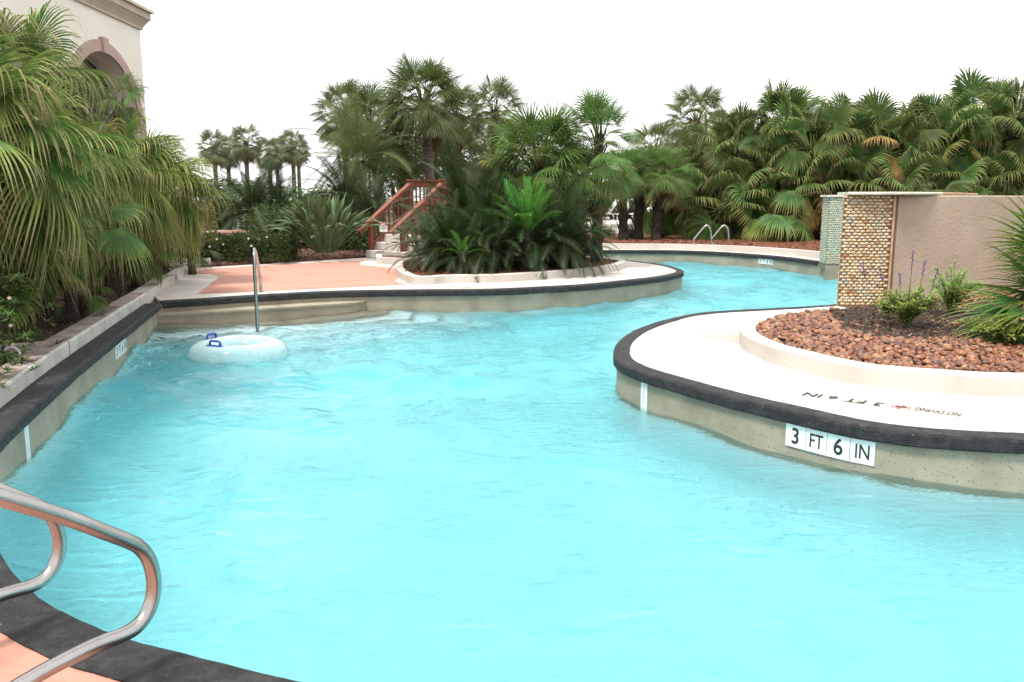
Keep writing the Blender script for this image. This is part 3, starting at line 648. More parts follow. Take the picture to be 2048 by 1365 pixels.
# ------------------------------------------------------------------ wooden stair bridge
SA=G(731.5,516,.32); SA.z=0; an=R(40); d=Vector((math.sin(an),math.cos(an),0)); wv=Vector((math.cos(an),-math.sin(an),0))
stair=empty('stair_bridge',(SA.x,SA.y,.32),'red stained timber stair with railings and pale concrete bottom steps','stairs')
base=Vector((SA.x,SA.y,.32)); rise=.19; run=.285; Wd=1.25
def Lc(a,b_,z): return d*a+wv*b_+Vector((0,0,z))
def frame_box(mb,a0,a1,b0,b1,z0,z1):
    vs=[Lc(a,b_,z) for z in (z0,z1) for a,b_ in ((a0,b0),(a0,b1),(a1,b1),(a1,b0))]
    mb.add(vs,[(3,2,1,0),(4,5,6,7),(0,1,5,4),(1,2,6,5),(2,3,7,6),(3,0,4,7)])
for k in range(3):
    mb=MB(); frame_box(mb,k*run,3*run+.3,-.02*k if k else 0,Wd+.15,k*rise,(k+1)*rise-.001*0)
    o=mb.build('concrete_step',M['white'],stair)
    bv=o.modifiers.new('b','BEVEL'); bv.width=.018; bv.segments=2
for k in range(3,8):
    z1=(k+1)*rise
    mb=MB(); frame_box(mb,k*run,k*run+.03,.06,Wd-.06,z1-rise,z1-.035); mb.build('riser_board',M['redwood'],stair)
    for q_ in range(2):
        mb=MB(); frame_box(mb,k*run-.02+q_*.15,k*run+.122+q_*.15,.05,Wd-.05,z1-.034,z1); mb.build('tread_board',M['redwood'],stair)
for q_ in range(18):
    mb=MB(); frame_box(mb,8*run+.01+q_*.145,8*run+.147+q_*.145,.02,Wd-.02,8*rise-.036,8*rise); mb.build('deck_board',M['redwood'],stair)
for b_ in (.0,Wd-.05):
    mb=MB(); mb.add([Lc(2*run,b_,.38),Lc(2*run,b_+.045,.38),Lc(8*run,b_+.045,8*rise-.25),Lc(8*run,b_,8*rise-.25),Lc(2*run,b_,3*rise+.0),Lc(2*run,b_+.045,3*rise),Lc(8*run,b_+.045,8*rise),Lc(8*run,b_,8*rise)],[(3,2,1,0),(4,5,6,7),(0,1,5,4),(1,2,6,5),(2,3,7,6),(3,0,4,7)]); mb.build('stringer',M['redwood'],stair)
    mb=MB(); frame_box(mb,8*run,8*run+2.7,b_,b_+.045,8*rise-.3,8*rise-.04); mb.build('joist',M['redwood'],stair)
# railings: post, cap, top rail, balusters
def railing(b_,kk0,lift=0):
    a0,a1=kk0,5.2*run; 
    def hz(a): return max(0,(a/run+1))*rise+.62+lift
    def post(a,z0,z1): 
        mb=MB(); frame_box(mb,a-.05,a+.05,b_-.05,b_+.05,z0,z1); return mb.build('post',M['redwood'],stair)
    post(.55*run,rise-.1,hz(.55*run)); aU=5.4*run
    ztop=hz(aU)+.06
    post(aU,3.2*rise,ztop+.02)
    mb=MB(); mb.bar(Lc(-.25,b_,hz(-.25)+.01),Lc(aU+.02,b_,hz(aU)+.03),.15,.04); mb.build('rail_cap',M['redwood'],stair)
    mb=MB(); mb.bar(Lc(-.2,b_+.035,hz(-.2)-.06),Lc(aU-.05,b_+.035,hz(aU)-.05),.035,.09); mb.build('upper_rail',M['redwood'],stair)
    mb=MB(); mb.bar(Lc(.55*run+.05,b_+.03,rise*1.1+.12),Lc(aU-.05,b_+.03,rise*(aU/run)*1.02+.12),.035,.085); mb.build('lower_rail',M['redwood'],stair)
    n=8
    for i in range(n):
        a=.55*run+(aU-.55*run)*(i+1)/(n+1)
        mb=MB(); frame_box(mb,a-.018,a+.018,b_-.018,b_+.018,rise*(a/run)*1.02+.08,hz(a)-.02); mb.build('baluster',M['redwood'],stair)
    # level part over the landing
    zt=ztop; aE=8*run+2.6
    mb=MB(); mb.bar(Lc(aU-.08,b_,zt+.02),Lc(aE,b_,zt+.02),.15,.04); mb.build('rail_cap',M['redwood'],stair)
    mb=MB(); mb.bar(Lc(aU+.05,b_,zt-.07),Lc(aE,b_,zt-.07),.04,.13); mb.build('upper_rail',M['redwood'],stair)
    post(aE-.05,8*rise-.2,zt)
    for i in range(22):
        a=aU+.05+(aE-aU-.1)*(i+1)/23; z0=min(8*rise,rise*(a/run))+.02
        mb=MB(); frame_box(mb,a-.018,a+.018,b_-.018,b_+.018,z0,zt-.1); mb.build('baluster',M['redwood'],stair)
railing(.03,0); railing(Wd-.06,0)
# chain and sign
cA=Lc(.55*run,.09,.98)+base; cB=Lc(.55*run,Wd-.11,.98)+base
pts=[cA.lerp(cB,t/16)+Vector((0,0,-.16*4*(t/16)*(1-t/16)*.8)) for t in range(17)]
ch=empty('chain',cA,'thin slack chain across the timber stair entrance','chain')
MB().tube([p-cA for p in pts],.007,6).build('links',M['rope'],ch)
sc_=cA.lerp(cB,.40)+Vector((0,0,-.115)); sn=empty('warning_sign',sc_,'small white sign with red header hanging on the stair chain','sign')
nrm_=Vector((-.25,-1,0)).normalized(); sx=Vector((-nrm_.y,nrm_.x,0)); sx=sx if sx.x>0 else -sx
def sgn_rect(x0,x1,z0,z1,dp,name,mat,par):
    mb=MB(); vs=[sx*x+Vector((0,0,z))+nrm_*q for q in (0,dp) for x,z in ((x0,z0),(x1,z0),(x1,z1),(x0,z1))]
    mb.add(vs,[(0,1,2,3),(7,6,5,4),(0,4,5,1),(1,5,6,2),(2,6,7,3),(3,7,4,0)]); return mb.build(name,mat,par)
plate=sgn_rect(-.10,.10,-.22,.0,.004,'plate',M['tile_white'],sn)
sgn_rect(-.097,.097,-.068,-.004,.0055,'red_header',M['paint_red'],sn)
# unreadable print: short dark words on the plate, pale word on the header
rq=random.Random(3)
mb=MB()
for row,(zz,hh,x0) in enumerate(((-.092,.010,.08),(-.118,.016,.075),(-.145,.016,.08),(-.178,.012,.035))):
    x=-x0
    while x<x0-.01:
        l=rq.uniform(.012,.03); 
        vs=[sx*q+Vector((0,0,z))+nrm_*.0052 for q,z in ((x,zz-hh/2),(min(x+l,x0),zz-hh/2),(min(x+l,x0),zz+hh/2),(x,zz+hh/2))]; mb.add(vs,[(0,1,2,3)]); x+=l+.006
mb.build('print',M['paint_black'],sn)
mb=MB(); 
for x in (-.05,-.02,.01,.04): mb.add([sx*q+Vector((0,0,z))+nrm_*.0062 for q,z in ((x-.012,-.05),(x+.010,-.05),(x+.010,-.025),(x-.012,-.025))],[(0,1,2,3)])
mb.build('header_print',M['tile_white'],sn)
# ------------------------------------------------------------------ building
bx=-9.2; yc=22.0
bl=empty('hotel_building',(bx,yc,.27),'cream stucco building with arched windows behind the left palms','building')
mb=MB()
# facade in plane X=bx with arch openings (u along -y ... built as grid strip around arches)
arches=[19.9,15.2,10.5]; Ri,sp_z=1.68,3.33; zt=6.4
def fac():
    V=[];Fc=[]
    def quad(a,b,c_,d_): n=len(V); V.extend([a,b,c_,d_]); Fc.append((n,n+1,n+2,n+3))
    def pt(y,z): return Vector((bx,y,z))
    ys=[yc]
    for ay in arches: ys+= [ay+Ri,ay-Ri]
    ys.append(6)
    for i in range(0,len(ys),2):
        quad(pt(ys[i],.2),pt(ys[i+1],.2),pt(ys[i+1],zt),pt(ys[i],zt))
    for ay in arches:
        n=24
        for k in range(n):
            a0=math.pi*k/n;a1=math.pi*(k+1)/n
            y0_,z0_=ay+Ri*math.cos(a0),sp_z+Ri*math.sin(a0); y1_,z1_=ay+Ri*math.cos(a1),sp_z+Ri*math.sin(a1)
            quad(pt(y0_,z0_),pt(y1_,z1_),pt(y1_,zt),pt(y0_,zt))
            quad(pt(y0_,z0_),Vector((bx-.55,y0_,z0_)),Vector((bx-.55,y1_,z1_)),pt(y1_,z1_))
        for s in (1,-1):
            quad(pt(ay+s*Ri,.2),pt(ay+s*Ri,sp_z),Vector((bx-.55,ay+s*Ri,sp_z)),Vector((bx-.55,ay+s*Ri,.2)))
    # end wall and roof
    quad(Vector((bx,yc,.2)),Vector((bx,yc,zt)),Vector((bx-14,yc,zt)),Vector((bx-14,yc,.2)))
    quad(Vector((bx,yc,zt)),Vector((bx,6,zt)),Vector((bx-14,6,zt)),Vector((bx-14,yc,zt)))
    return V,Fc
V_,F_=fac(); loc=Vector((bx,yc,.27))
obj('wall',mesh('wall',[v-loc for v in V_],F_,M['stucco']),bl)
mb=MB(); mb.box(bx-13.6,bx-.35,6,yc-.35,zt+.01,zt+3.2); mb.v=[v-loc for v in mb.v]; mb.build('upper_wall',M['stucco'],bl)
# cornice profile swept along the facade
pr=[(0,5.88),(.05,5.88),(.05,5.93),(.10,6.02),(.17,6.12),(.20,6.14),(.20,6.30),(0,6.30)]
vs=[];fs=[]
pathc=[Vector((bx,6,0)),Vector((bx,yc,0)),Vector((bx-14,yc,0))]
nc=[Vector((1,0,0)),Vector((1,1,0)),Vector((0,1,0))]
for p,n in zip(pathc,nc):
    for o_,z in pr: vs.append(p+n*(o_+.003)+Vector((0,0,z))-loc)
K=len(pr)
for i in range(2):
    for a in range(K): b_=(a+1)%K; fs.append((i*K+a,i*K+b_,(i+1)*K+b_,(i+1)*K+a))
obj('cornice',mesh('cornice',vs,fs,M['cornice']),bl)
mb=MB(); mb.box(bx-.4,bx+.27,6,yc+.27,6.303,6.37); mb.v=[v-loc for v in mb.v]; mb.build('cornice_cap',M['stone_cap'],bl)
for ay in arches:
    mb=MB(); n=28; r0_,r1_=Ri,Ri+.25; pts=[]
    vs=[];fs=[]
    angs=[('l',-1)]+[(k,0) for k in range(n+1)]+[('r',-1)]
    ring=[(ay+r_*math.cos(math.pi*k/n),sp_z+r_*math.sin(math.pi*k/n)) for k in range(n+1) for r_ in (r0_,r1_)]
    ring=[(ay+r0_,.3),(ay+r1_,.3)]+ring+[(ay-r0_,.3),(ay-r1_,.3)]
    m_=len(ring)//2
    for dx in (.003,.05): vs+=[Vector((bx+dx,y,z))-loc for y,z in ring]
    o2=len(ring)
    for k in range(m_-1):
        a,b_,c_,d_=2*k,2*k+1,2*k+3,2*k+2
        fs+=[(o2+a,o2+b_,o2+c_,o2+d_),(a,o2+a,o2+d_,d_),(b_,c_,o2+c_,o2+b_)]
    obj('arch_surround',mesh('arch_surround',vs,fs,M['pinktrim']),bl)
    mb=MB(); zk=sp_z+Ri
    vs=[Vector((bx+q,ay+y,z)) for q in (.004,.10) for y,z in ((-.10,zk-.03),(.10,zk-.03),(.14,zk+.31),(-.14,zk+.31))]
    mb.add([v-loc for v in vs],[(0,1,2,3),(7,6,5,4),(0,4,5,1),(1,5,6,2),(2,6,7,3),(3,7,4,0)]); mb.build('keystone',M['pinktrim'],bl)
    # window
    gl=[Vector((bx-.5,ay+Ri*math.cos(math.pi*k/24),sp_z+Ri*math.sin(math.pi*k/24)))-loc for k in range(25)]+[Vector((bx-.5,ay-Ri,.3))-loc,Vector((bx-.5,ay+Ri,.3))-loc]
    wn_=obj('window',mesh('window',gl,[tuple(range(27))],M['darkglass']),bl)
    mb=MB()
    mb.tube([Vector((bx-.47,ay+(Ri-.05)*math.cos(math.pi*k/24),sp_z+(Ri-.05)*math.sin(math.pi*k/24)))-loc for k in range(25)],.05,6)
    for z in (3.0,1.7): mb.bar(Vector((bx-.47,ay-Ri,z))-loc,Vector((bx-.47,ay+Ri,z))-loc,.06,.07)
    for a in (35,90,145): mb.bar(Vector((bx-.47,ay,3.0))-loc,Vector((bx-.47,ay+Ri*math.cos(R(a)),3+Ri*math.sin(R(a))))-loc,.05,.06,up=Vector((1,0,0)))
    mb.bar(Vector((bx-.47,ay,.3))-loc,Vector((bx-.47,ay,3.0))-loc,.05,.06,up=Vector((1,0,0)))
    mb.build('frame',M['frame'],wn_)
# ------------------------------------------------------------------ tan wall
tw=smooth_poly([Vector((4.86,10.82,0)),Vector((6.2,11.45,0)),Vector((7.7,12.35,0)),Vector((9.4,13.2,0))],8)
tw_o=sweep('tan_wall',resample(tw,.1),[(0,.3),(0,1.785),(.008,1.80),(.18,1.80),(.19,1.78),(.19,.3)],M['tanwall'],jit=.0012)
tag(tw_o,'tan stucco garden wall behind the right island planter','wall')
# ------------------------------------------------------------------ mosaic walls
def pebble_mesh(nm,mat,wx,hz,dp):
    vs=[];n=8
    for r_,q in ((1,0),(.93,.6),(.6,1.0)):
        for k in range(n):
            t=2*math.pi*(k+.5)/n; c_,s_=math.cos(t),math.sin(t)
            f=1/max(abs(c_),abs(s_))*.5+.5
            vs.append(Vector((wx/2*r_*c_*f,-dp*q,hz/2*r_*s_*f)))
    fs=[(k,(k+1)%n,n+(k+1)%n,n+k) for k in range(n)]+[(n+k,n+(k+1)%n,2*n+(k+1)%n,2*n+k) for k in range(n)]+[tuple(range(2*n,3*n))]
    return mesh(nm,vs,fs,mat,smooth=True)
def mosaic(root,p0,p1,z0,z1,cw,chh,mat,limit,rs_,matfill=None):
    """stones over a vertical face from p0 to p1"""
    x=(p1-p0); L_=x.length; x.normalize(); n=Vector((x.y,-x.x,0)); rot=math.atan2(x.y,x.x)
    pms=[pebble_mesh('stone_piece',mat,cw*f,chh*g,.011*h_) for f,g,h_ in ((1.0,.92,1),(.92,.86,1.2),(1.04,.9,.8))]
    rows=int((z1-z0)/chh); cols=int(L_/cw); cnt=0; fill=MB()
    for r_ in range(rows):
        for c_ in range(cols):
            xx=(c_+.5+(.5 if r_%2 else 0))*L_/(cols+.5)
            p=p0+x*(xx+rs_.uniform(-.1,.1)*cw)+Vector((0,0,z1-(r_+.5)*chh+rs_.uniform(-.08,.08)*chh))+n*.001
            me=rs_.choice(pms)
            if cnt<limit:
                o=obj('stone_piece',me,root,loc=p,rot=(0,rs_.uniform(-.08,.08),rot)); cnt+=1
            else:
                Mx=Matrix.Translation(p)@Matrix.Rotation(rot,4,'Z')@Matrix.Rotation(rs_.uniform(-.08,.08),4,'Y')
                fill.add([Mx@v.co for v in me.vertices],[tuple(q.vertices) for q in me.polygons])
    if fill.v: 
        o=fill.build('stone_facing',mat,root,smooth=True); o['kind']='stuff'
rs_=random.Random(8)
pil=empty('mosaic_pillar',(0,0,0),'tan and rust pebble mosaic pillar at the end of the tan wall','pillar')
pa=Vector((4.17,10.83,0)); pb=Vector((4.78,10.79,0))
xd=(pb-pa).normalized(); bk=Vector((.41,.91,0))
mb=MB(); q4=[pa,pb,pb+bk*.55,pa+bk*.55]
mb.add([v+Vector((0,0,z)) for z in (-.6,1.80) for v in q4],[(3,2,1,0),(4,5,6,7),(0,1,5,4),(1,2,6,5),(2,3,7,6),(3,0,4,7)]); mb.build('pillar_body',M['grout'],pil)
mosaic(pil,pa,pb,.40,1.795,.063,.0385,M['pebble'],300,rs_)
mosaic(pil,pa+bk*.55,pa,.02,1.795,.063,.0385,M['pebble'],0,rs_)
mb=MB(); e1=pb+xd*.002; mb.add([v+Vector((0,0,z)) for z in (.40,1.80) for v in (e1-bk*.02,e1+xd*.03-bk*.02,e1+xd*.03+bk*.3,e1+bk*.3)],[(3,2,1,0),(4,5,6,7),(0,1,5,4),(1,2,6,5),(2,3,7,6),(3,0,4,7)]); mb.build('edge_strip',M['stone_red'],pil)
# wall that runs on behind the tan wall, and its capping stones
cpth=smooth_poly([pa+bk*.22-xd*.03,pb+bk*.24,Vector((6.0,12.0,0)),Vector((7.1,13.5,0))],8)
bw=sweep('back_wall',cpth[6:],[(-.1,.3),(-.1,1.80),(.1,1.80),(.1,.3)],M['stone_red'],parent=pil)
cr=resample(cpth,.04); ln=len(cr); per=ln//9
for k in range(9):
    seg=cr[k*per:(k+1)*per+1 if k<8 else ln]
    if k>0: seg=[seg[0].lerp(seg[1],.15)]+seg[1:]
    wf=.27 if k<3 else .16
    sweep('capping_stone',seg,[(-wf,1.803),(-wf-.012,1.812),(-wf-.012,1.832),(-wf,1.84),(wf,1.84),(wf+.012,1.832),(wf+.012,1.812),(wf,1.803)],M['stone_cap'] if k<3 else M['stone_red'],parent=pil,jit=.001)
fm=empty('mosaic_wall',(0,0,0),'pale green mosaic wall farther back beyond the tan pillar','wall')
pa2=Vector((7.05,19.15,0)); pb2=Vector((8.9,19.0,0)); xd2=(pb2-pa2).normalized(); bk2=Vector((-xd2.y,xd2.x,0))
mb=MB(); q4=[pa2,pb2,pb2+bk2*.5,pa2+bk2*.5]
mb.add([v+Vector((0,0,z)) for z in (.2,1.80) for v in q4],[(3,2,1,0),(4,5,6,7),(0,1,5,4),(1,2,6,5),(2,3,7,6),(3,0,4,7)]); mb.build('wall_body',M['grout_green'],fm)
mosaic(fm,pa2,pa2+xd2*.8,.28,1.795,.05,.04,M['pebble_green'],0,rs_)
mosaic(fm,pa2+bk2*.5,pa2,.3,1.795,.05,.04,M['pebble_green'],0,rs_)
for k in range(4):
    mb=MB(); a_=pa2-xd2*.05-bk2*.04+xd2*(.5*k); b_=a_+xd2*.49; 
    mb.add([v+Vector((0,0,z)) for z in (1.803,1.845) for v in (a_,b_,b_+bk2*.6,a_+bk2*.6)],[(3,2,1,0),(4,5,6,7),(0,1,5,4),(1,2,6,5),(2,3,7,6),(3,0,4,7)]); mb.build('capping_stone',M['stone_cap'],fm)
# ------------------------------------------------------------------ rocks
def ico(seed,sub=2,sq=.62):
    bm=bmesh.new(); bmesh.ops.create_icosphere(bm,subdivisions=sub,radius=1); rr=random.Random(seed)
    ph=[(Vector((rr.gauss(0,1),rr.gauss(0,1),rr.gauss(0,1))).normalized(),rr.uniform(.6,.95)) for _ in range(7)]
    for v in bm.verts:
        p=v.co.copy()
        for n_,c_ in ph:
            d_=p.dot(n_)
            if d_>c_: p-=n_*(d_-c_)*.8
        v.co=Vector((p.x*rr.uniform(.98,1.02),p.y*.8,p.z*sq))
    me=bpy.data.meshes.new('rock'); bm.to_mesh(me); bm.free(); me.materials.append(M['rock'])
    me.polygons.foreach_set('use_smooth',[True]*len(me.polygons)); return me
rk=[ico(i,2,random.Random(i).uniform(.5,.75)) for i in range(8)]
rr=random.Random(11); spots=[]
mul2=flat(MUL); BEDf=flat(BED)
g=.054; 
for iy in range(int((13.6-5.9)/g)):
    for ix in range(int((11.2-1.8)/g)):
        x=1.8+ix*g+rr.uniform(-.4,.4)*g; y=5.9+iy*g+rr.uniform(-.4,.4)*g
        if not inside((x,y),BEDf): continue
        if x/y>.85 or y>11.2 and x<4.8: continue
        if inside((x,y),mul2) and rr.random()>.015: continue
        if any(not inside((x+dx,y+dy),BEDf) for dx,dy in ((.03,0),(-.03,0),(0,.03),(0,-.03))): continue
        spots.append((x,y))
spots.sort(key=lambda p:math.hypot(*p)); fill=MB()
for i,(x,y) in enumerate(spots):
    s=rr.choice((.022,.028,.033,.038,.046,.026))*rr.uniform(.85,1.15); z=.437+rr.uniform(0,.028)
    e=(rr.uniform(-.5,.5),rr.uniform(-.5,.5),rr.uniform(0,6.28)); me=rk[i%8]
    if i<300 and x/y<.64: obj('rock',me,bed,loc=(x,y,z),rot=e,scale=s)
    else:
        Mx=Matrix.Translation((x,y,z))@Matrix.Rotation(e[2],4,'Z')@Matrix.Rotation(e[0],4,'X')@Matrix.Scale(s,4)
        fill.add([Mx@v.co for v in me.vertices],[tuple(q.vertices) for q in me.polygons])
o=fill.build('rock_fill',M['rock'],bed,smooth=True); o['kind']='stuff'
# mulch chips
def chips(name,poly,n,z,mat,size,seed,slope=.6):
    rr=random.Random(seed); xs=[p[0] for p in poly]; ys=[p[1] for p in poly]; V=[];Fc=[]; k=0; tries=0
    while k<n and tries<n*12:
        tries+=1; x=rr.uniform(min(xs),max(xs)); y=rr.uniform(min(ys),max(ys))
        if abs(x/max(y,.1))>.75 or not inside((x,y),poly): continue
        l=size*rr.uniform(.5,1.6); w_=l*rr.uniform(.2,.5); a=rr.uniform(0,6.28); tl=rr.uniform(-slope,slope)
        u_=Vector((math.cos(a)*math.cos(tl),math.sin(a)*math.cos(tl),math.sin(tl))); v_=Vector((-math.sin(a),math.cos(a),rr.uniform(-.5,.5))).normalized()
        c_=Vector((x,y,z+rr.uniform(0,.018))); n_=u_.cross(v_)*w_*.3; b0=len(V)
        V+=[c_-u_*l/2-v_*w_/2,c_+u_*l/2-v_*w_/3,c_+u_*l/2.2+v_*w_/2,c_-u_*l/2+v_*w_/3,c_+n_]
        Fc+=[(b0,b0+1,b0+4),(b0+1,b0+2,b0+4),(b0+2,b0+3,b0+4),(b0+3,b0,b0+4)]; k+=1
    o=obj(name,mesh(name,V,Fc,mat)); tag(o,kind='stuff'); return o
chips('mulch_chips',[tuple(p) for p in smooth_poly(mul2,4,True)],9000,.452,M['chips'],.030,1)
chips('left_mulch_chips',[(p.x,p.y) for p in inner]+[(-6.5,15.5),(-9,15.5),(-7,5)],9000,.402,M['chips'],.034,2)
chips('bark_chips',[(p.x,p.y) for p in flat(offset(s3,.8))]+[(18,22),(20,30),(-2,30)],9000,.444,M['chips_red'],.07,3)
chips('peninsula_bark_chips',[(p.x,p.y) for p in flat(offset(PR,.16,True))],5000,.422,M['chips_red'],.05,4)
chips('shrub_bed_chips',[tuple(G(402,536))[:2],tuple(G(735,516))[:2],(-4.4,25),(-12,25)],6000,.362,M['chips'],.06,5)
# ------------------------------------------------------------------ distant pool furniture
def lounger(label,x,y,z,rz,back=55):
    r0=empty('sun_lounger',(x,y,z),label,'sun lounger','white loungers beyond the far palms',rz=rz)
    MB().box(-.95,.45,-.31,.31,.30,.325).build('seat_sling',M['white_fabric'],r0)
    a=R(back); mb=MB(); p=Vector((.45,0,.32)); q_=p+Vector((math.cos(a)*.78,0,math.sin(a)*.78)); mb.bar(p,q_,.62,.02,up=Vector((-math.sin(a),0,math.cos(a)))); mb.build('backrest',M['white_fabric'],r0)
    mb=MB()
    for s in (-.32,.32): mb.tube([(-.97,s,.31),(1.0,s,.31)],.02,6); mb.tube([p+Vector((0,s,0)),q_+Vector((0,s,0))],.02,6)
    mb.build('frame',M['white_metal'],r0)
    for xx in (-.8,.8):
        for s in (-.32,.32): MB().tube([(xx,s,.31),(xx,s,0)],.018,6).build('leg',M['white_metal'],r0)
def on(u,v,Y): return P(u,v,Y)
lg=on(1200,455,40); 
lounger('white sun lounger seen between the palm trunks, left of the other',on(1203,0,38).x,38,.80,R(8))
lounger('white sun lounger with raised back seen right of the leaning palm trunk',on(1283,0,38).x,38,.80,R(8))
um=on(1262,0,39); u0=empty('closed_parasol',(um.x,39,.8),'closed white parasol between the two far loungers','parasol')
MB().tube([(0,0,0),(0,0,1.2)],.025,6).build('pole',M['white_metal'],u0)
mb=MB(); mb.tube([(0,0,.35),(0,0,.5),(0,0,.9),(0,0,1.25)],[.07,.13,.11,.02],9); mb.build('canopy',M['white_fabric'],u0)
MB().tube([(0,0,0),(0,0,.06)],.22,12).build('base',M['white_metal'],u0)
# raised pale terraces / pool rims beyond the palms
tr=poly_sheet('far_terrace',[[Vector((2,34,0)),Vector((20,34,0)),Vector((24,60,0)),Vector((2,60,0))]],.78,M['sand'],thick=.5)
for z,y,lab in ((.62,33.2,'low white pool rim seen under the far palms, lower of two'),(.88,35.0,'low white pool rim seen under the far palms, upper of two')):
    mb=MB(); mb.box(3.2,10.4,y,y+.5,z-.17,z); o=mb.build('pool_rim_wall',M['white_metal']); tag(o,lab,'low wall','white rims beyond the palms')
# diagonal white rail near the lounger
a_=on(1214,462,34); b_=on(1228,438,34); r0=empty('white_handrail',a_,'slanting thin white handrail left of the leaning palm trunk','handrail'); MB().tube([Vector((0,0,0)),b_-a_],.025,6).build('tube',M['white_metal'],r0)
# ------------------------------------------------------------------ left back: white loop rail, bar roof
Yr=19.3
def qq(u,v): return P(u,v,Yr)
b0=qq(352,524); r0=empty('white_loop_rail',b0,'white tubular loop rail behind the left palms','handrail')
MB().tube([p-b0 for p in smooth_poly([qq(352,524),qq(352,480),qq(353,471),qq(360,469),qq(372,469),qq(379,473),qq(380,488),qq(376,495),qq(364,496),qq(352,497)],4)],.034,8).build('tube',M['white_metal'],r0,smooth=True)
rb=P(440,470,23.2); r0=empty('low_bar_counter',(rb.x,23.2,.36),'low structure with salmon and white flat top behind the hedge','counter')
x0_,x1_,xm=P(384,470,23.2).x-rb.x,P(482,470,23.2).x-rb.x,P(410,470,23.2).x-rb.x
mb=MB(); mb.box(x0_+.1,x1_-.1,.05,1.6,0,.438); mb.build('counter_wall',M['wall'],r0)
mb=MB(); mb.box(xm+.005,x1_,-.05,1.9,.44,.50); mb.build('salmon_top',M['salmon'],r0)
mb=MB(); mb.box(x0_,xm-.005,-.05,1.9,.44,.50); mb.build('white_top',M['white'],r0)
# hose in the left bed
h0=G(10,700,.42); r0=empty('garden_hose',h0,'grey garden hose looping out of the bush at the left edge','hose')
pts=[P(u,v,6.9) for u,v in ((8,702),(20,695),(32,697),(40,707),(42,722),(38,738))]
MB().tube(smooth_poly([p-h0 for p in pts],4),.009,6).build('tube',M['grey_tube'],r0)
# ================================================================== vegetation
class Leaf:
    def __init__(s): s.v=[];s.f=[];s.uv=[]
    def strip(s,pts,sides,ws,fold,rv,u0=0,u1=1,three=True):
        n=len(pts); b=len(s.v); 
        for i,(p,sd,w_) in enumerate(zip(pts,sides,ws)):
            u=u0+(u1-u0)*i/(n-1)
            if three:
                s.v+=[p-sd*w_/2,p+fold*w_,p+sd*w_/2]; s.uv+=[(u,rv)]*3
            else:
                s.v+=[p-sd*w_/2,p+sd*w_/2]; s.uv+=[(u,rv)]*2
        k=3 if three else 2
        for i in range(n-1):
            a=b+i*k
            if three: s.f+=[(a,a+1,a+4,a+3),(a+1,a+2,a+5,a+4)]
            else: s.f+=[(a,a+1,a+3,a+2)]
    def stem(s,pts,r0,r1,u=.0):
        n=len(pts); b=len(s.v)
        for i,p in enumerate(pts):
            r=r0+(r1-r0)*i/(n-1); d=(pts[min(i+1,n-1)]-pts[max(i-1,0)]).normalized(); sd=Vector((0,1,0)); up=d.cross(sd)
            for k in range(4):
                t=math.pi/2*k+.78; s.v.append(p+sd*math.cos(t)*r*1.3+up*math.sin(t)*r*.7); s.uv.append((u,.5))
        for i in range(n-1):
            for k in range(4): s.f.append((b+i*4+k,b+i*4+(k+1)%4,b+i*4+4+(k+1)%4,b+i*4+4+k))
    def mesh(s,name): return mesh(name,s.v,s.f,M['livi'],uv=s.uv)
Z1=Vector((0,0,1))
def fan_frond(seed,elev,pet,Rd,nseg,spread=125,split=.55,droop=1.2,sag=.5,bend=25,fold=.25,wf=1.0,tail=.25,pr=.014,arch=.35,hang=0):
    rr=random.Random(seed); L=Leaf(); e=R(elev); d=Vector((math.cos(e),0,math.sin(e))); p=Vector((0,0,0)); pts=[p.copy()]
    for i in range(6):
        d=(d-Z1*sag/6*max(0,math.cos(e)+.1)).normalized(); p=p+d*pet/6; pts.append(p.copy())
    L.stem(pts,pr*1.4,pr*.8,.02)
    # blade plane tilts down from the petiole
    ang=math.atan2(d.z,d.x)-R(bend+rr.uniform(-8,8)+(hang*max(0,min(1,(50-elev)/40)) if elev>-30 else 0)); T=Vector((math.cos(ang),0,math.sin(ang))); Bv=Vector((0,1,0)); Nn=T.cross(Bv)
    if Nn.z<0 and elev>-20: Nn=Nn
    hub=p; sp_=R(spread); pitch=2*sp_/nseg
    for i in range(nseg):
        a=-sp_+pitch*(i+.5)+rr.uniform(-.15,.15)*pitch; ca,sa=math.cos(a),math.sin(a)
        dirn=(T*ca+Bv*sa-Nn*fold*abs(sa)**1.5*(1 if True else 0)).normalized()
        side=(Bv*ca-T*sa).normalized()
        Ls=Rd*(.72+.28*max(-.2,math.cos(a*.75)))*rr.uniform(.9,1.06)*(1+tail*rr.random())
        n=9; q=hub.copy(); dd_=dirn.copy(); P_=[q.copy()]; S_=[side]; W=[pitch*.02*Rd]
        sw=rr.uniform(-.15,.15)
        for k in range(1,n+1):
            s_=k/n
            g=arch*.12 + (droop*((s_-split)/(1-split))**1.1*.55*rr.uniform(.6,1.3) if s_>split else 0)
            dd_=(dd_-Z1*g+side*sw*(.1 if s_>split else 0)).normalized()
            q=q+dd_*Ls/n; P_.append(q.copy()); S_.append(side)
            if s_<=split: w_=2*math.tan(pitch/2)*s_*Ls*1.02
            else: w_=2*math.tan(pitch/2)*split*Ls*max(.05,(1-((s_-split)/(1-split))**.9))
            W.append(w_*wf)
        W[1]=W[1]; L.strip(P_,S_,W,-Nn*.28,rr.random())
    return L
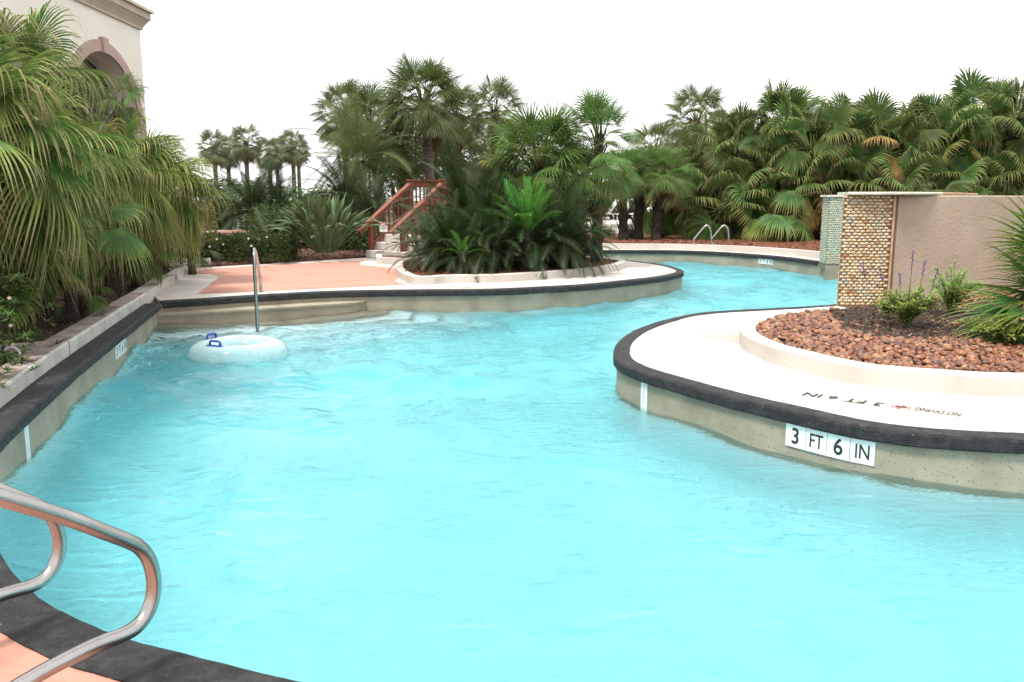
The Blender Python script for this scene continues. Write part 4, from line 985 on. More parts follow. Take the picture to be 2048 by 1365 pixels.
def pinnate(seed,elev,Ln,nleaf,ll,lw,sag=1.2,vee=25,start=.12,fwd=.5,drp=.3,rach=.012,nseg=3):
    rr=random.Random(seed); L=Leaf(); e=R(elev); d=Vector((math.cos(e),0,math.sin(e))); p=Vector((0,0,0)); pts=[p.copy()]; ds=[d.copy()]; n=14
    for i in range(n):
        d=(d-Z1*sag/n*(.4+1.2*i/n)*(abs(math.cos(e))*.7+.45)).normalized(); p=p+d*Ln/n; pts.append(p.copy()); ds.append(d.copy())
    L.stem(pts,rach,rach*.3,.05)
    for s_ in (-1,1):
        for k in range(nleaf):
            t=start+(1-start)*(k+.5*rr.random())/nleaf; x=min(t*n,n-.01); i=int(x); f=x-i
            o_=pts[i].lerp(pts[i+1],f); T=ds[i].lerp(ds[i+1],f).normalized(); Bv=Vector((0,1,0)); Nn=T.cross(Bv)
            if Nn.z<0 and abs(T.z)<.95: Nn=-Nn if T.x>0 else Nn
            prof=math.sin(math.pi*min(1,.18+t*.80))**.7
            lf_=ll*prof*rr.uniform(.9,1.1); fw=fwd+t*.6
            dr=(Bv*s_+T*fw+Nn*math.tan(R(vee))*rr.uniform(.7,1.3)).normalized(); side=T
            q=o_.copy(); P_=[q.copy()]; W=[lw]
            for j in range(nseg):
                dr=(dr-Z1*drp*.4).normalized(); q=q+dr*lf_/nseg; P_.append(q.copy()); W.append(lw*(1-(j+1)/nseg*.85))
            L.strip(P_,[side]*(nseg+1),W,Nn*0,rr.random(),.1+.6*t*.5,.3+.7*t if t>.8 else .75,three=False)
    return L
def paddle(seed,elev,pet,bl,bw,sag=.25):
    rr=random.Random(seed); L=Leaf(); e=R(elev); d=Vector((math.cos(e),0,math.sin(e))); p=Vector((0,0,0)); pts=[p.copy()]
    for i in range(5):
        d=(d-Z1*sag/6*math.cos(e)*2).normalized(); p=p+d*pet/5; pts.append(p.copy())
    L.stem(pts,.014,.008,.3); P_=[p.copy()];W=[.01];n=8;q=p.copy()
    for k in range(1,n+1):
        d=(d-Z1*(.05+.10*math.cos(e))).normalized(); q=q+d*bl/n; P_.append(q.copy()); W.append(bw*math.sin(math.pi*min(.97,(k/n)**.8))+.004)
    Nn=d.cross(Vector((0,1,0))); L.strip(P_,[Vector((0,1,0))]*(n+1),W,Nn*.22,rr.random(),.2,1)
    return L
def lib(fn,classes,variants,base,**kw):
    out={}
    for e in classes: out[e]=[fn(base+e*7+v,e,**kw).mesh('frond') for v in range(variants)]
    return out
CL=[82,62,42,22,2,-22,-48]
LIVI=lib(fan_frond,CL,3,100,pet=1.1,Rd=.92,nseg=38,droop=1.9,split=.56,sag=.45,tail=.15,fold=.25,bend=8,hang=48)
NEAR=lib(fan_frond,CL,3,900,pet=.8,Rd=1.05,nseg=58,droop=2.6,split=.46,sag=.55,tail=.3,wf=.85,fold=.4,bend=16,pr=.016,hang=30)
SAB=lib(fan_frond,CL,2,2000,pet=.95,Rd=.85,nseg=30,droop=.35,split=.42,sag=.35,tail=.05,wf=.85,fold=.35,bend=14,spread=115,arch=.25)
CHA=lib(fan_frond,CL,3,3000,pet=.5,Rd=.62,nseg=22,droop=.3,split=.35,sag=.4,tail=.05,wf=.9,fold=.2,bend=12,spread=80,pr=.010)
CYC=lib(pinnate,CL,2,4000,Ln=1.25,nleaf=48,ll=.185,lw=.014,sag=1.55,vee=12)
CYN=lib(pinnate,[82,66,50,36],2,4500,Ln=1.15,nleaf=44,ll=.17,lw=.020,sag=1.5,vee=30)
PHO=lib(pinnate,CL,2,5000,Ln=2.7,nleaf=60,ll=.42,lw=.028,sag=1.35,vee=20)
BOP=lib(paddle,[86,76,64,50],3,6000,pet=.95,bl=.62,bw=.15)
AGA=lib(fan_frond,[80,60,40,20,0],2,7000,pet=.3,Rd=.75,nseg=20,droop=.2,split=.3,sag=.3,tail=.2,wf=1.25,fold=.15,bend=10,spread=85)
def trunk_mesh(h,r,seed,boots=False,lean=(0,0),mat='bark',taper=.8,rings=True):
    rr=random.Random(seed); mb=MB(); n=max(6,int(h/.09)); pts=[];rs=[]
    for i in range(n+1):
        t=i/n; pts.append(Vector((lean[0]*t*t,lean[1]*t*t,h*t-.08*(i==0)))); rs.append(r*(1.25-.25*min(1,t*6))*(1-(1-taper)*t)*(1+.05*rr.uniform(-1,1)+(.04 if i%2 else 0)))
    mb.tube(pts,rs,12)
    if boots:
        k=int((h*boots)/.075)
        for i in range(k):
            t=1-boots*i/k; a=i*2.399; pc=Vector((lean[0]*t*t,lean[1]*t*t,h*t)); o_=Vector((math.cos(a),math.sin(a),0)); sd=Vector((-o_.y,o_.x,0))
            b0=pc+o_*r*.8; w_=r*.45; tip=b0+o_*r*rr.uniform(.8,1.3)+Z1*rr.uniform(.16,.28)
            mb.add([b0-sd*w_-Z1*.1,b0+sd*w_-Z1*.1,tip+sd*w_*.35,tip-sd*w_*.35,b0+o_*.05-Z1*.02],[(0,1,2,3),(0,3,4),(1,4,2),(4,3,2)])
    return mb,pts[-1]
def palm(name,label,cat,group,x,y,zc,lib_,mat,n,zg=.3,r=.14,scale=1.0,emax=84,emin=-45,pw=1.0,boots=.5,lean=(0,0),tmat='bark',dead=0,seed=0,alt=None,altp=.0,deadmat='dead',pname='frond',spr=.1,trunk=True,arange=None,roll=.35):
    rr=random.Random(seed*77+5); root=empty(name,(x,y,zg),label,cat,group); h=max(.1,zc-zg)
    if trunk:
        mb,top_=trunk_mesh(h,r,seed,boots,lean); mb.build('trunk',M[tmat],root,smooth=False)
    else: top_=Vector((0,0,h))
    cls=sorted(lib_.keys(),reverse=True)
    a0=rr.uniform(0,6.28)
    for i in range(n+dead):
        if i<n: t=(i+.5)/n; el=emax+(emin-emax)*t**pw+rr.uniform(-7,7); m_=mat
        else: el=rr.uniform(-75,-45); m_=deadmat
        c_=min(cls,key=lambda q:abs(q-el)); me=rr.choice(lib_[c_]); az=a0+i*2.39996+rr.uniform(-.25,.25)
        if arange: az=rr.uniform(*arange)
        if alt and i<n and rr.random()<altp and t>.3: m_=alt
        tilt=max(-.3,min(.3,R(c_-el))) if i<n else R(c_-el)
        o=obj(pname,me,root,loc=top_+Vector((math.cos(az)*r*.5,math.sin(az)*r*.5,(-.25*t if i<n else -.35)*spr*3)),scale=scale*rr.uniform(.85,1.12)*(1 if i<n else .8),mat=M[m_])
        o.rotation_mode='QUATERNION'
        o.rotation_quaternion=(Matrix.Rotation(az,4,'Z')@Matrix.Rotation(tilt,4,'Y')@Matrix.Rotation(rr.uniform(-roll,roll),4,'X')).to_quaternion()
    return root
def pz(u,v,Y): p=P(u,v,Y); return p.x,p.y,p.z
# ---- left palms ----------------------------------------------------
for i,(u,v,Y,n,sc,mat,alt,lab) in enumerate([
    (-55,318,7.7,38,.78,'livi_near','livi_yellow','big fan palm with long hanging leaf tips cut by the left photo edge'),
    (55,335,9.6,40,.74,'livi_near','livi_yellow','fan palm in front of the arched window with dense hanging leaf threads'),
    (215,372,12.5,38,.76,'livi_near','livi_yellow','darker fan palm below the arched window, right of the nearest palm'),
    (296,392,14.6,36,.78,'livi_yellow','livi_near','yellowish fan palm at the right end of the left palm row'),
    (22,190,10.8,34,.74,'livi_near','livi','tallest left fan palm standing against the cream facade'),
    (238,215,15.5,9,.42,'livi','livi_near','small upright fan palm under the arch keystone')]):
    x,y,z=pz(u,v,Y)
    palm('fan_palm',lab,'palm tree','fan palms along the left bed',x,y,z,NEAR,mat,n,zg=.38,r=.13 if i<5 else .05,scale=sc,seed=i+1,alt=alt,altp=.35,dead=3,tmat='darkbark',boots=.9,pw=.95,emin=[-35,-28,-18,-4,-20,-10][i])
# low sprouts in the left bed
for i,(u,v,Y,sc,lab) in enumerate([(165,590,9.6,.24,'low young fan palm sprouting from the dark left bed'),(382,505,16.4,.62,'young palm with pointed leaves beside the low white wall'),(130,455,9.3,.55,'lower fan palm with one bright stiff fan above the left bed'),(268,520,13.2,.34,'fan palm sprout with drooping leaves behind the raised curb'),(30,540,8.6,.5,'low fan palm behind the bush at the left edge')]):
    x,y,z=pz(u,v,Y); palm('young_palm',lab,'young palm',None,x,y,max(z,.5),CHA if i in(1,) else LIVI,['livi','bop','livi','livi','livi_near'][i],[8,9,12,12,10][i],zg=.38,r=.07,scale=sc,seed=40+i,emax=75,emin=0,boots=.5,tmat='darkbark')
# ---- right palm hedge ---------------------------------------------
hedge=[(1395,345,31.5,'leftmost tall fan palm of the right palm thicket'),(1470,300,30,'fan palm with raised fans second from the left in the right thicket'),
(1555,262,30.5,'tall fan palm whose round fans peak above the far bank rails'),(1625,290,29,'fan palm with golden hanging leaves left of the mosaic pillar'),
(1700,268,31,'fan palm rising straight behind the mosaic pillar'),(1770,300,29,'fan palm with a wide fan just behind the left end of the tan wall'),
(1835,280,31,'fan palm behind the tan wall, fifth peak from the thicket start'),(1900,300,29,'fan palm with paired fans over the middle of the tan wall'),
(1955,248,30,'tallest fan palm with spiky top over the tan wall'),(2020,262,29,'bright topped fan palm over the right end of the tan wall'),
(2085,290,30,'fan palm cut by the right photo edge, upper one'),
(1440,412,29,'low fan palm between the loungers and far bank rails'),(1545,440,28,'low fan palm fanning out right behind the far bank rails'),
(1520,370,29,'middle height fan palm behind the far bank rails'),(1600,385,28.5,'middle height palm with browned skirt left of the pillar'),
(1690,375,28.5,'middle height fan palm directly behind the pillar top'),(1780,385,28,'drooping fan palm hanging over the start of the tan wall'),
(1865,390,28,'drooping fan palm just over the tan wall centre'),(1950,380,28,'star shaped low fan palm above the tan wall'),(2040,385,28,'low fan palm above the tan wall at the right edge')]
for i,(u,v,Y,lab) in enumerate(hedge):
    x,y,z=pz(u,v+8,Y); hi=v<320
    palm('fan_palm',lab,'palm tree','fan palms of the right thicket',x,y,z,LIVI,'livi',32 if hi else 26,zg=.44,r=.16,scale=[1.0,.92,1.05][i%3],seed=60+i,alt='gold' if i in(3,5,14) else 'livi_yellow',altp=.2 if i in (3,5,14) else .08,dead=10,tmat='darkbark',boots=.9,pw=1.25 if hi else 1.0,emax=86 if hi else 68,emin=-30,roll=.9)
# second rank that closes the gaps
for i,(u,v,Y,lab) in enumerate([(1340,400,33,'shaded fan palm behind the right lounger'),(1420,330,34,'shaded rear fan palm left of the thicket peak'),(1590,330,34,'rear fan palm filling behind the thicket peak'),(1665,340,34,'rear fan palm behind the pillar gap'),(1745,330,34,'rear fan palm behind the tan wall start'),(1870,330,34,'rear fan palm behind the tan wall middle'),(1985,330,34,'rear fan palm behind the tallest spiky one'),(1500,340,34,'rear fan palm above the far bank rails')]):
    x,y,z=pz(u,v,Y); palm('fan_palm',lab,'palm tree','fan palms of the right thicket',x,y,z,LIVI,'livi',24,zg=.3,r=.16,scale=1.05,seed=90+i,dead=6,tmat='darkbark',boots=.9)
# ---- cabbage palms ------------------------------------------------
for i,(u,v,Y,n,sc,r,lab,bt,lean) in enumerate([
 (847,205,34,75,1.2,.20,'tallest cabbage palm with bare grey trunk rising behind the timber stair',.16,(-.25,0)),
 (742,255,36,65,1.2,.22,'cabbage palm with criss-crossed boots on its trunk left of the tallest one',.75,(-.3,0)),
 (915,235,38,50,1.0,.18,'cabbage palm half hidden right of the tallest palm',.5,(0,0)),
 (990,220,40,50,1.0,.18,'cabbage palm showing twin tufts above the bright green palm',.4,(0,0)),
 (800,300,39,36,1.1,.2,'shaded cabbage palm low behind the tallest trunk',.6,(0,0)),
 (905,320,37,40,1.1,.2,'dark cabbage palm right behind the stair landing',.6,(0,0)),
 (690,225,40,55,1.0,.2,'cabbage palm crown at the left side of the tall palm group',.5,(0,0)),
 (1393,240,42,55,1.1,.2,'cabbage palm standing above the thicket left of its peak',.3,(0,0)),
 (1310,300,44,45,1.0,.2,'small distant cabbage palm low above the middle gap',.3,(0,0))]):
    x,y,z=pz(u,v,Y); palm('cabbage_palm',lab,'palm tree','cabbage palms of the middle group',x-lean[0],y,z,SAB,'sabal',n,zg=.3,r=r,scale=sc,seed=120+i,lean=lean,boots=bt,dead=2,emin=[-14,-18,-30,-20,-35,-35,-25,-30,-30][i],pw=.9,spr=.5)
for i,(u,v,Y,sc,lab) in enumerate([(428,292,78,1.0,'leftmost distant cabbage palm on the horizon'),(455,300,84,1.0,'distant palm just right of the leftmost one'),(491,283,76,1.0,'distant palm with thick trunk, second clump from the left'),(538,305,82,.95,'short distant palm in the middle of the far row'),(553,298,88,.9,'slim distant palm crowding its shorter neighbour'),(585,290,80,.95,'distant palm with a straight pale trunk near the date palm'),(596,300,90,.85,'rightmost slim distant palm beside the pale trunk')]):
    x,y,z=pz(u,v,Y); palm('distant_palm',lab,'palm tree','distant palms on the horizon',x,y,z,SAB,'farpalm',60,zg=.3,r=.22,scale=1.08*sc,seed=150+i,boots=.1,dead=5,emin=-40,pw=.85,spr=.6)
# date palm
x,y,z=pz(700,322,32)
palm('date_palm','date palm with arching feathery fronds and thick dark trunk','palm tree',None,x+.3,y,z,PHO,'phoenix',50,zg=.3,r=.34,scale=.98,seed=170,boots=.95,tmat='darkbark',emin=-35,pw=1)
# ---- european fan palms -------------------------------------------
x,y,z=pz(1078,325,18.4); palm('fan_palm','dense bright green fan palm in the peninsula planter','palm tree','bushy fan palms of the peninsula',x,y,z,CHA,'chama',120,zg=.42,r=.15,scale=1.30,seed=180,boots=.9,tmat='darkbark',emin=-50,dead=14,spr=1.0)
x,y,z=pz(1005,350,18.9); palm('fan_palm','pale green small-fanned palm left behind the dense bright one','palm tree','bushy fan palms of the peninsula',x,y,z,LIVI,'livi_yellow',16,zg=.42,r=.11,scale=.5,seed=181,boots=.9,tmat='darkbark',emin=-30,spr=.6)
x,y,z=pz(1198,268,18.1); palm('fan_palm','tall narrow fan palm with upright spiky top right of the dense one','palm tree','bushy fan palms of the peninsula',x,y,z,CHA,'chama',50,zg=.44,r=.11,scale=1.0,seed=182,boots=.9,tmat='darkbark',emin=-30,pw=1.3,dead=4,spr=1.0)
x,y,z=pz(1160,362,18.3); palm('fan_palm','lower fan palm with brown hanging skirt under the spiky one','palm tree','bushy fan palms of the peninsula',x,y,z,CHA,'chama',46,zg=.44,r=.12,scale=.98,seed=183,boots=.9,tmat='darkbark',emin=-25,dead=5)
for i,(u,v,Y,n,sc,lab,lean) in enumerate([(1243,352,28,46,1.05,'multi-trunk fan palm in front of the left lounger',(-.1,0)),(1285,345,28.5,46,1.05,'fan palm between the two far loungers',(.1,0)),(1330,352,28,46,1.05,'leaning trunk fan palm in front of the right lounger',(.25,0))]):
    x,y,z=pz(u,v,Y); palm('fan_palm',lab,'palm tree','small fan palms before the loungers',x-lean[0],y,z,CHA,'chama',n,zg=.44,r=.15,scale=sc,seed=190+i,boots=.9,tmat='darkbark',emin=-12,dead=3,lean=lean)
# ---- cycads -------------------------------------------------------
for i,(u,v,Y,n,sc,mat,lab) in enumerate([
 (935,430,20.0,70,1.5,'cycad','large dark cycad arching at the left of the peninsula planter'),
 (900,500,18.5,56,1.05,'cycad','low dark cycad spilling over the left rim of the peninsula planter'),
 (985,500,18.4,50,1.05,'cycad','dark cycad low in the middle of the peninsula planter'),
 (1062,486,18.7,50,1.1,'cycad','dark old fronds under the bright new cycad flush'),
 (1125,490,18.9,60,1.1,'cycad','grey-green cycad at the right end of the peninsula planter'),
 (1000,415,21.0,54,1.5,'cycad','dark cycad reaching up behind the bright fronds'),
 (1130,455,20.6,50,1.0,'cycad','dark cycad beside the brown palm skirt'),
 (965,455,19.2,60,1.25,'cycad','broad dark cycad in the heart of the peninsula mound'),
 (1095,440,19.6,56,1.25,'cycad','dark cycad behind and right of the bright flush'),
 (1155,515,18.9,40,.75,'cycad','small grey-green cycad at the planter tip'),
 (872,515,19.0,44,.9,'cycad','small dark cycad next to the stair planter'),
 (1060,506,18.6,40,.8,'cycad','low dark cycad right below the bright flush'),
 (930,512,18.0,34,.8,'cycad','low cycad hanging over the front rim with frond tips on the deck')]):
    Yn=Y-2.5 if Y<19.1 else Y-2.1; sc*=Yn/Y; v-=6 if Y<19.1 else 0; Y=Yn
    x,y,z=pz(u,v,Y); palm('cycad',lab,'cycad','cycads in the peninsula planter',x,y,max(z,.62),CYC,mat,n,zg=.42,r=.15,scale=sc,seed=200+i,boots=.8,tmat='darkbark',emax=82,emin=-30 if Y>18 else -8,pw=.9)
x,y,z=pz(1052,462,15.9); palm('cycad','cycad with bright yellow-green new fronds standing upright','cycad',None,x,y,z,CYN,'cycad_new',24,zg=.42,r=.10,scale=.86,seed=210,boots=.8,tmat='darkbark',emax=84,emin=42,pw=1.2)
x,y,z=pz(925,505,15.2); palm('cycad','small cycad with lime new leaves low in the dark planting','cycad',None,x,y,z,CYN,'cycad_new',8,zg=.42,r=.08,scale=.45,seed=211,boots=.8,tmat='darkbark',emax=70,emin=36)
for i,(u,v,Y,n,sc,lab) in enumerate([(505,418,26.5,54,1.35,'dark cycad above the low hedge, left one'),(560,420,27,46,1.2,'dark cycad behind the low hedge, between palms and paddle plant'),(690,395,27,50,1.35,'dark cycad behind the paddle leaved plant'),(530,468,22.5,16,.7,'lighter cycad sprout just over the hedge'),(740,420,26,44,1.2,'dark cycad against the left stair post')]):
    x,y,z=pz(u,v,Y); palm('cycad',lab,'cycad','cycads behind the salmon deck',x,y,z,CYC,'cycad' if i!=3 else 'phoenix',n,zg=.36,r=.16,scale=sc,seed=220+i,boots=.8,tmat='darkbark',emax=82,emin=-25)
# bird of paradise
x,y,z=pz(650,500,20.3); palm('paddle_leaf_plant','big clump of grey-green paddle leaves left of the timber stair','plant',None,x,y,.5,BOP,'bop',120,zg=.36,r=.42,scale=.84,seed=230,emax=88,emin=46,trunk=False,pname='leaf',spr=0)
x,y,z=pz(850,480,18.6); palm('paddle_leaf_plant','smaller paddle leaved plant at the right side of the stair','plant',None,x,y,.55,BOP,'bop',60,zg=.42,r=.3,scale=.55,seed=231,emax=88,emin=44,trunk=False,pname='leaf',spr=0)
# right edge spiky palm
x,y,z=pz(2110,530,7.8); palm('saw_palm','spiky palm with red-tipped leaves cut by the right photo edge','palm',None,x,y,z,AGA,'agave',60,zg=.45,r=.09,scale=.78,seed=240,boots=.8,tmat='darkbark',emax=85,emin=-25,dead=0,spr=1.6)
# ---- bushes: clouds of leaves --------------------------------------
def cloud(seed,a,b,c_,n,ls,lumps=14,asp=.45,flat=.0,dome=False):
    rr=random.Random(seed); L=Leaf(); Lp=[]
    for _ in range(lumps):
        while True:
            p=Vector((rr.uniform(-1,1),rr.uniform(-1,1),rr.uniform(-1 if not dome else -.1,1)))
            if p.length<.8: break
        Lp.append((Vector((p.x*a*.75,p.y*b*.75,p.z*c_*.75)),rr.uniform(.28,.5)*min(a,b,c_)*1.1))
    for i in range(n):
        c0_,r_=Lp[rr.randrange(lumps)]; d=Vector((rr.gauss(0,1),rr.gauss(0,1),rr.gauss(0,1)+.25)).normalized()
        p=c0_+d*r_*(1-.35*rr.random()**2); u_=(d+Vector((rr.gauss(0,.6),rr.gauss(0,.6),rr.gauss(0,.6)))).normalized(); s_=u_.cross(Vector((rr.gauss(0,1),rr.gauss(0,1),rr.gauss(0,1)))).normalized()
        l=ls*rr.uniform(.6,1.3); nn_=u_.cross(s_)
        L.strip([p,p+u_*l*.5,p+u_*l-Z1*l*.2],[s_]*3,[l*asp*.5,l*asp,l*.05],nn_*.1,rr.random(),0,1,three=False)
    return L.mesh('crown')
BT=[cloud(1,1,1,1,2600,.10,16),cloud(2,1,1,1,2600,.09,20),cloud(3,1,1,1,4200,.075,22)]
BF=[cloud(11,1,1,1,5200,.045,26,dome=True),cloud(12,1,1,1,5200,.040,30,dome=True)]
def bush(name,label,cat,group,x,y,z,a,b,c_,mat,me,zg=.35,mt='darkbark'):
    r0=empty(name,(x,y,zg),label,cat,group); mb=MB(); rr=random.Random(int(x*100+y))
    for k in range(5): mb.tube([(0.05*k-.1,0,-.05),(rr.uniform(-.5,.5)*a*.5,rr.uniform(-.5,.5)*b*.5,(z-zg)*.7),(rr.uniform(-.8,.8)*a*.6,rr.uniform(-.8,.8)*b*.6,(z-zg)+c_*.4)],[.05*a+.01,.03*a,.01],5)
    mb.build('stems',M[mt],r0)
    obj('crown',me,r0,loc=(0,0,z-zg),scale=(a,b,c_),mat=M[mat],rot=(0,0,rr.uniform(0,6)) if abs(a-b)<.3*a else None); return r0
bsh=[(610,430,26,1.6,1.2,.75,'bush_mid',0,'mid green bush above the hedge near the date palm'),(655,410,28,1.3,1.2,.95,'bush_mid',1,'light green rounded bush under the date palm trunk'),
(575,450,24.5,1.5,1.0,.7,'bush',0,'dark bush right behind the white flowered hedge'),(700,470,24,1.2,.9,.85,'bush',1,'very dark bush between paddle plant and stair'),
(440,425,27.5,1.6,1.0,.8,'bush',0,'dark bush behind the yellowish left palm'),(360,440,21,1.1,.9,.9,'gold',1,'bronze brown bush behind the yellowish left palm'),(750,470,24.5,.9,.8,.7,'bush',2,'dark foliage right behind the lower stair rail'),
(560,390,38,3,2,.6,'bush_mid',1,'long low green bush on the skyline under the distant palms'),(440,375,45,3.4,2,.7,'bush',1,'dark skyline bush below the leftmost distant palm'),(320,470,17,1.1,1.0,.8,'bush_mid',2,'feathery bush low behind the raised left curb')]
for i,(u,v,Y,a,b,c_,mat,k,lab) in enumerate(bsh):
    x,y,z=pz(u,v,Y); bush('bush',lab,'bush',None,x,y,z,a,b,c_,mat,BT[k])
# skyline trees behind
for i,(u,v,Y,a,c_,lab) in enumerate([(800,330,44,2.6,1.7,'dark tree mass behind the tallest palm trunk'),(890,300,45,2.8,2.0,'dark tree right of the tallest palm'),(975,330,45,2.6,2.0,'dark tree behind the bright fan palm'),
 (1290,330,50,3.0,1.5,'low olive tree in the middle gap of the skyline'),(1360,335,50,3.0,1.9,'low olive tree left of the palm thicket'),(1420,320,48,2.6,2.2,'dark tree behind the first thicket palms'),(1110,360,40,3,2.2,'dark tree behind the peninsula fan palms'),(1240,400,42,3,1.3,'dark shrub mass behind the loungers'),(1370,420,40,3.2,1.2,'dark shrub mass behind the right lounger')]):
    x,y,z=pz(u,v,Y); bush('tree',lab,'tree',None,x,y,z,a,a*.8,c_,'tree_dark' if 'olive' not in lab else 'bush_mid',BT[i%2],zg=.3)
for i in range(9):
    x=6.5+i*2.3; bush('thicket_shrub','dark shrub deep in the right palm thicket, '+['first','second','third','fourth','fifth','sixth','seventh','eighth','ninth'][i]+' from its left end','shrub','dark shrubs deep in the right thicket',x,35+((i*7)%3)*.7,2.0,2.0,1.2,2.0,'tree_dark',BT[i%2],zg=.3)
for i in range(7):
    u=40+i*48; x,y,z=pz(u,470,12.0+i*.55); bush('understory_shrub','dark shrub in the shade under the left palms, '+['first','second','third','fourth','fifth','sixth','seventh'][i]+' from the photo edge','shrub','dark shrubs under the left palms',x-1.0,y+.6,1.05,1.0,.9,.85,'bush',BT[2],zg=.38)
for i in range(5):
    x,y,z=pz([1215,1262,1325,1385,1470][i],468,29.5); bush('groundcover_shrub','low dark tuft on the far bark bed, '+['just right of the peninsula cycads','below the left lounger','below the leaning trunk','left of the far rails','right of the far rails'][i],'shrub','low tufts on the far bark bed',x,y,.66,.45,.4,.28,'bush',BT[2],zg=.44)
# clipped hedge with white flowers
hc=P(470,505,19.4); r0=empty('clipped_hedge',(hc.x,19.6,.36),'low dark clipped hedge dotted with white flowers behind the salmon deck','hedge')
L=Leaf(); rr=random.Random(9); fl=[]
for i in range(15000):
    x=rr.uniform(-1.2,1.35); y=rr.uniform(-.75,.75); z=rr.uniform(.02,.62); 
    edge=max(abs(x-.07)/1.28,abs(y)/.75,z/.62)
    if edge<.72: continue
    k=.93+.07*math.sin(x*7)+.05*math.sin(y*9+x*5); p=Vector((x*k,y*k,z*k*(1+.06*math.sin(3*x))))
    u_=Vector((rr.gauss(0,.7),rr.gauss(-.2,.7),rr.gauss(.5,.6))).normalized(); s_=u_.cross(Vector((rr.gauss(0,1),rr.gauss(0,1),rr.gauss(0,1)))).normalized(); l=rr.uniform(.04,.075)
    L.strip([p,p+u_*l*.5,p+u_*l],[s_]*3,[l*.3,l*.6,l*.1],Z1*0,rr.random(),0,1,three=False)
obj('foliage',L.mesh('foliage'),r0,mat=M['bush'])
fm_=MB()
for k in range(5):
    a=2*math.pi*k/5; d_=Vector((math.cos(a),0,math.sin(a))); s_=Vector((-d_.z,0,d_.x)); fm_.add([Vector((0,0,0)),d_*.025+s_*.014-Vector((0,.006,0)),d_*.045-Vector((0,.01,0)),d_*.025-s_*.014-Vector((0,.006,0))],[(0,1,2,3)])
fme=mesh('flower',fm_.v,fm_.f,M['flower_white'])
for i in range(10):
    obj('flower',fme,r0,loc=(rr.uniform(-1.1,1.3),-.74+rr.uniform(-.04,.02),rr.uniform(.25,.62)),scale=rr.uniform(.45,.75),rot=(0,rr.uniform(0,6),0))
# oleander-like bush at left edge
LO=Leaf(); rr=random.Random(21)
for t_ in range(70):
    c_=Vector((rr.uniform(-.4,.42),rr.uniform(-.4,.4),rr.uniform(.0,1.0)))
    for k in range(14):
        a=rr.uniform(0,6.28); d_=Vector((math.cos(a),math.sin(a),rr.uniform(-.1,.9))).normalized(); s_=d_.cross(Z1).normalized(); l=rr.uniform(.10,.17)
        LO.strip([c_,c_+d_*l*.4,c_+d_*l*.8-Z1*.012,c_+d_*l-Z1*.03],[s_]*4,[.008,.024,.016,.003],Z1*.1,rr.random(),.1,1,three=True)
om=LO.mesh('leaves')
for i,(u,v,Y,sc,lab) in enumerate([(2,655,6.9,.75,'pointed leaf bush with pale pink flowers at the left photo edge'),(-40,720,6.0,.6,'lower part bush by the hose at the left photo edge'),(-20,590,7.6,.7,'pointed leaf bush sprig higher up at the left photo edge')]):
    x,y,z=pz(u,v,Y); r0=empty('flowering_bush',(x,y,.40),lab,'bush'); obj('leaves',om,r0,loc=(0,0,max(0,z-.40-.4*sc)),scale=sc,mat=M['bush_mid'] if i!=0 else M['bush'])
    MB().tube([(0,0,-.05),(0,0,max(.2,z-.3))],.012,5).build('stem',M['darkbark'],r0)
    if i<2:
        for k in range(5): obj('flower',fme,r0,loc=(rr.uniform(.05,.3),rr.uniform(-.35,-.1),max(0,z-.8)+rr.uniform(.2,.6)),scale=.38,rot=(0,rr.uniform(0,6),.4),mat=M['flower_pink'])
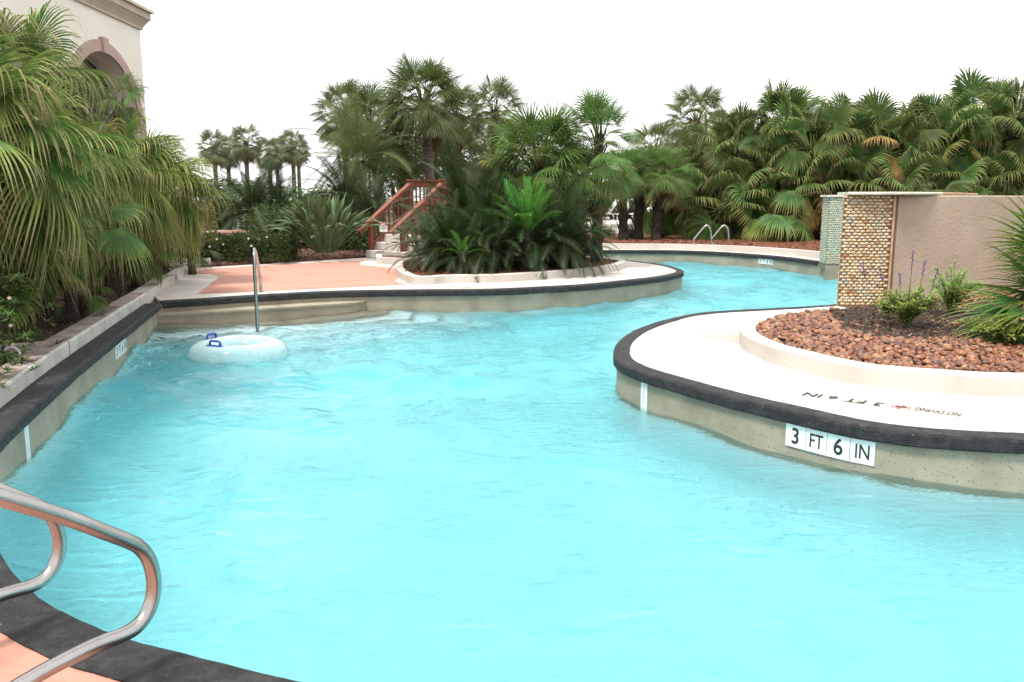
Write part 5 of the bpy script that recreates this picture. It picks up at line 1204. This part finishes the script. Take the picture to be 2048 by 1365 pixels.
# salvia plants
def herb(label,u,v,Y,h,w_,ns,seed,spikes=0):
    x,y,z=pz(u,v,Y); rr=random.Random(seed); r0=empty('herb_plant',(x,y,.455),label,'plant'); L=Leaf(); S=MB()
    for k in range(ns):
        a=rr.uniform(0,6.28); rad=w_*math.sqrt(rr.random()); hh=h*rr.uniform(.6,1)*(1-.45*rad/w_); tip=Vector((math.cos(a)*rad,math.sin(a)*rad,hh))
        pts=[Vector((0,0,0)).lerp(tip,t)+Vector((0,0,.12*h*math.sin(math.pi*t))) for t in (0,.3,.6,1)]
        S.tube(pts,[.005,.004,.003,.002],4)
        for j in range(15):
            t=.22+.78*j/14; i=min(2,int(t*3)); p=pts[i].lerp(pts[i+1],t*3-i) if t<1 else pts[3]
            for s0 in range(3):
                b_=rr.uniform(0,6.28); d_=Vector((math.cos(b_),math.sin(b_),rr.uniform(-.2,.8))).normalized(); s_=d_.cross(Vector((0,.2,1))).normalized(); l=rr.uniform(.045,.09)*(1.15-.3*t)
                L.strip([p,p+d_*l*.45,p+d_*l-Z1*.01],[s_]*3,[.005,.021,.003],Z1*.1,rr.random(),0,1,three=False)
    obj('leaves',L.mesh('leaves'),r0,mat=M['salvia']); S.build('stems',M['stalk'],r0)
    for k in range(spikes):
        dx,hh=[(-.33,.62),(-.12,.55),(.0,.78),(.13,.68),(.27,.6),(-.22,.45)][k]; pts=[Vector((dx*.4,0,.1)),Vector((dx*.8,-.02,hh*.6)),Vector((dx,-.03,hh))]
        st_=MB().tube(pts,.003,4).build('flower_stalk',M['darkbark'],r0)
        mb=MB()
        for j in range(16):
            q_=pts[1].lerp(pts[2],.45+.55*(j//2)/7); a=rr.uniform(0,6.28); c2_=q_+Vector((math.cos(a)*.011,math.sin(a)*.011,0)); s2=.007
            mb.add([c2_+Vector(v_)*s2 for v_ in ((1,0,0),(-1,0,0),(0,1,0),(0,-1,0),(0,0,1.4),(0,0,-1.4))],[(0,2,4),(2,1,4),(1,3,4),(3,0,4),(2,0,5),(1,2,5),(3,1,5),(0,3,5)])
        mb.build('flower_spike',M['flower_purple'],st_)
herb('bright green herb with thin purple flower spikes beside the mosaic pillar',1812,655,8.7,.58,.34,44,1,5)
herb('bright green leggy herb in front of the tan wall, middle one',1900,632,9.6,.72,.36,40,2,0)
herb('small light green herb at the right edge of the mulch',2015,668,7.6,.26,.26,36,3,0)
herb('low seedling patch in the mulch beside the spiky palm',1945,650,8.5,.14,.14,9,4,0)
herb('small green weed sprouting right of the pebble pillar base',1775,640,9.3,.34,.12,10,5,1)
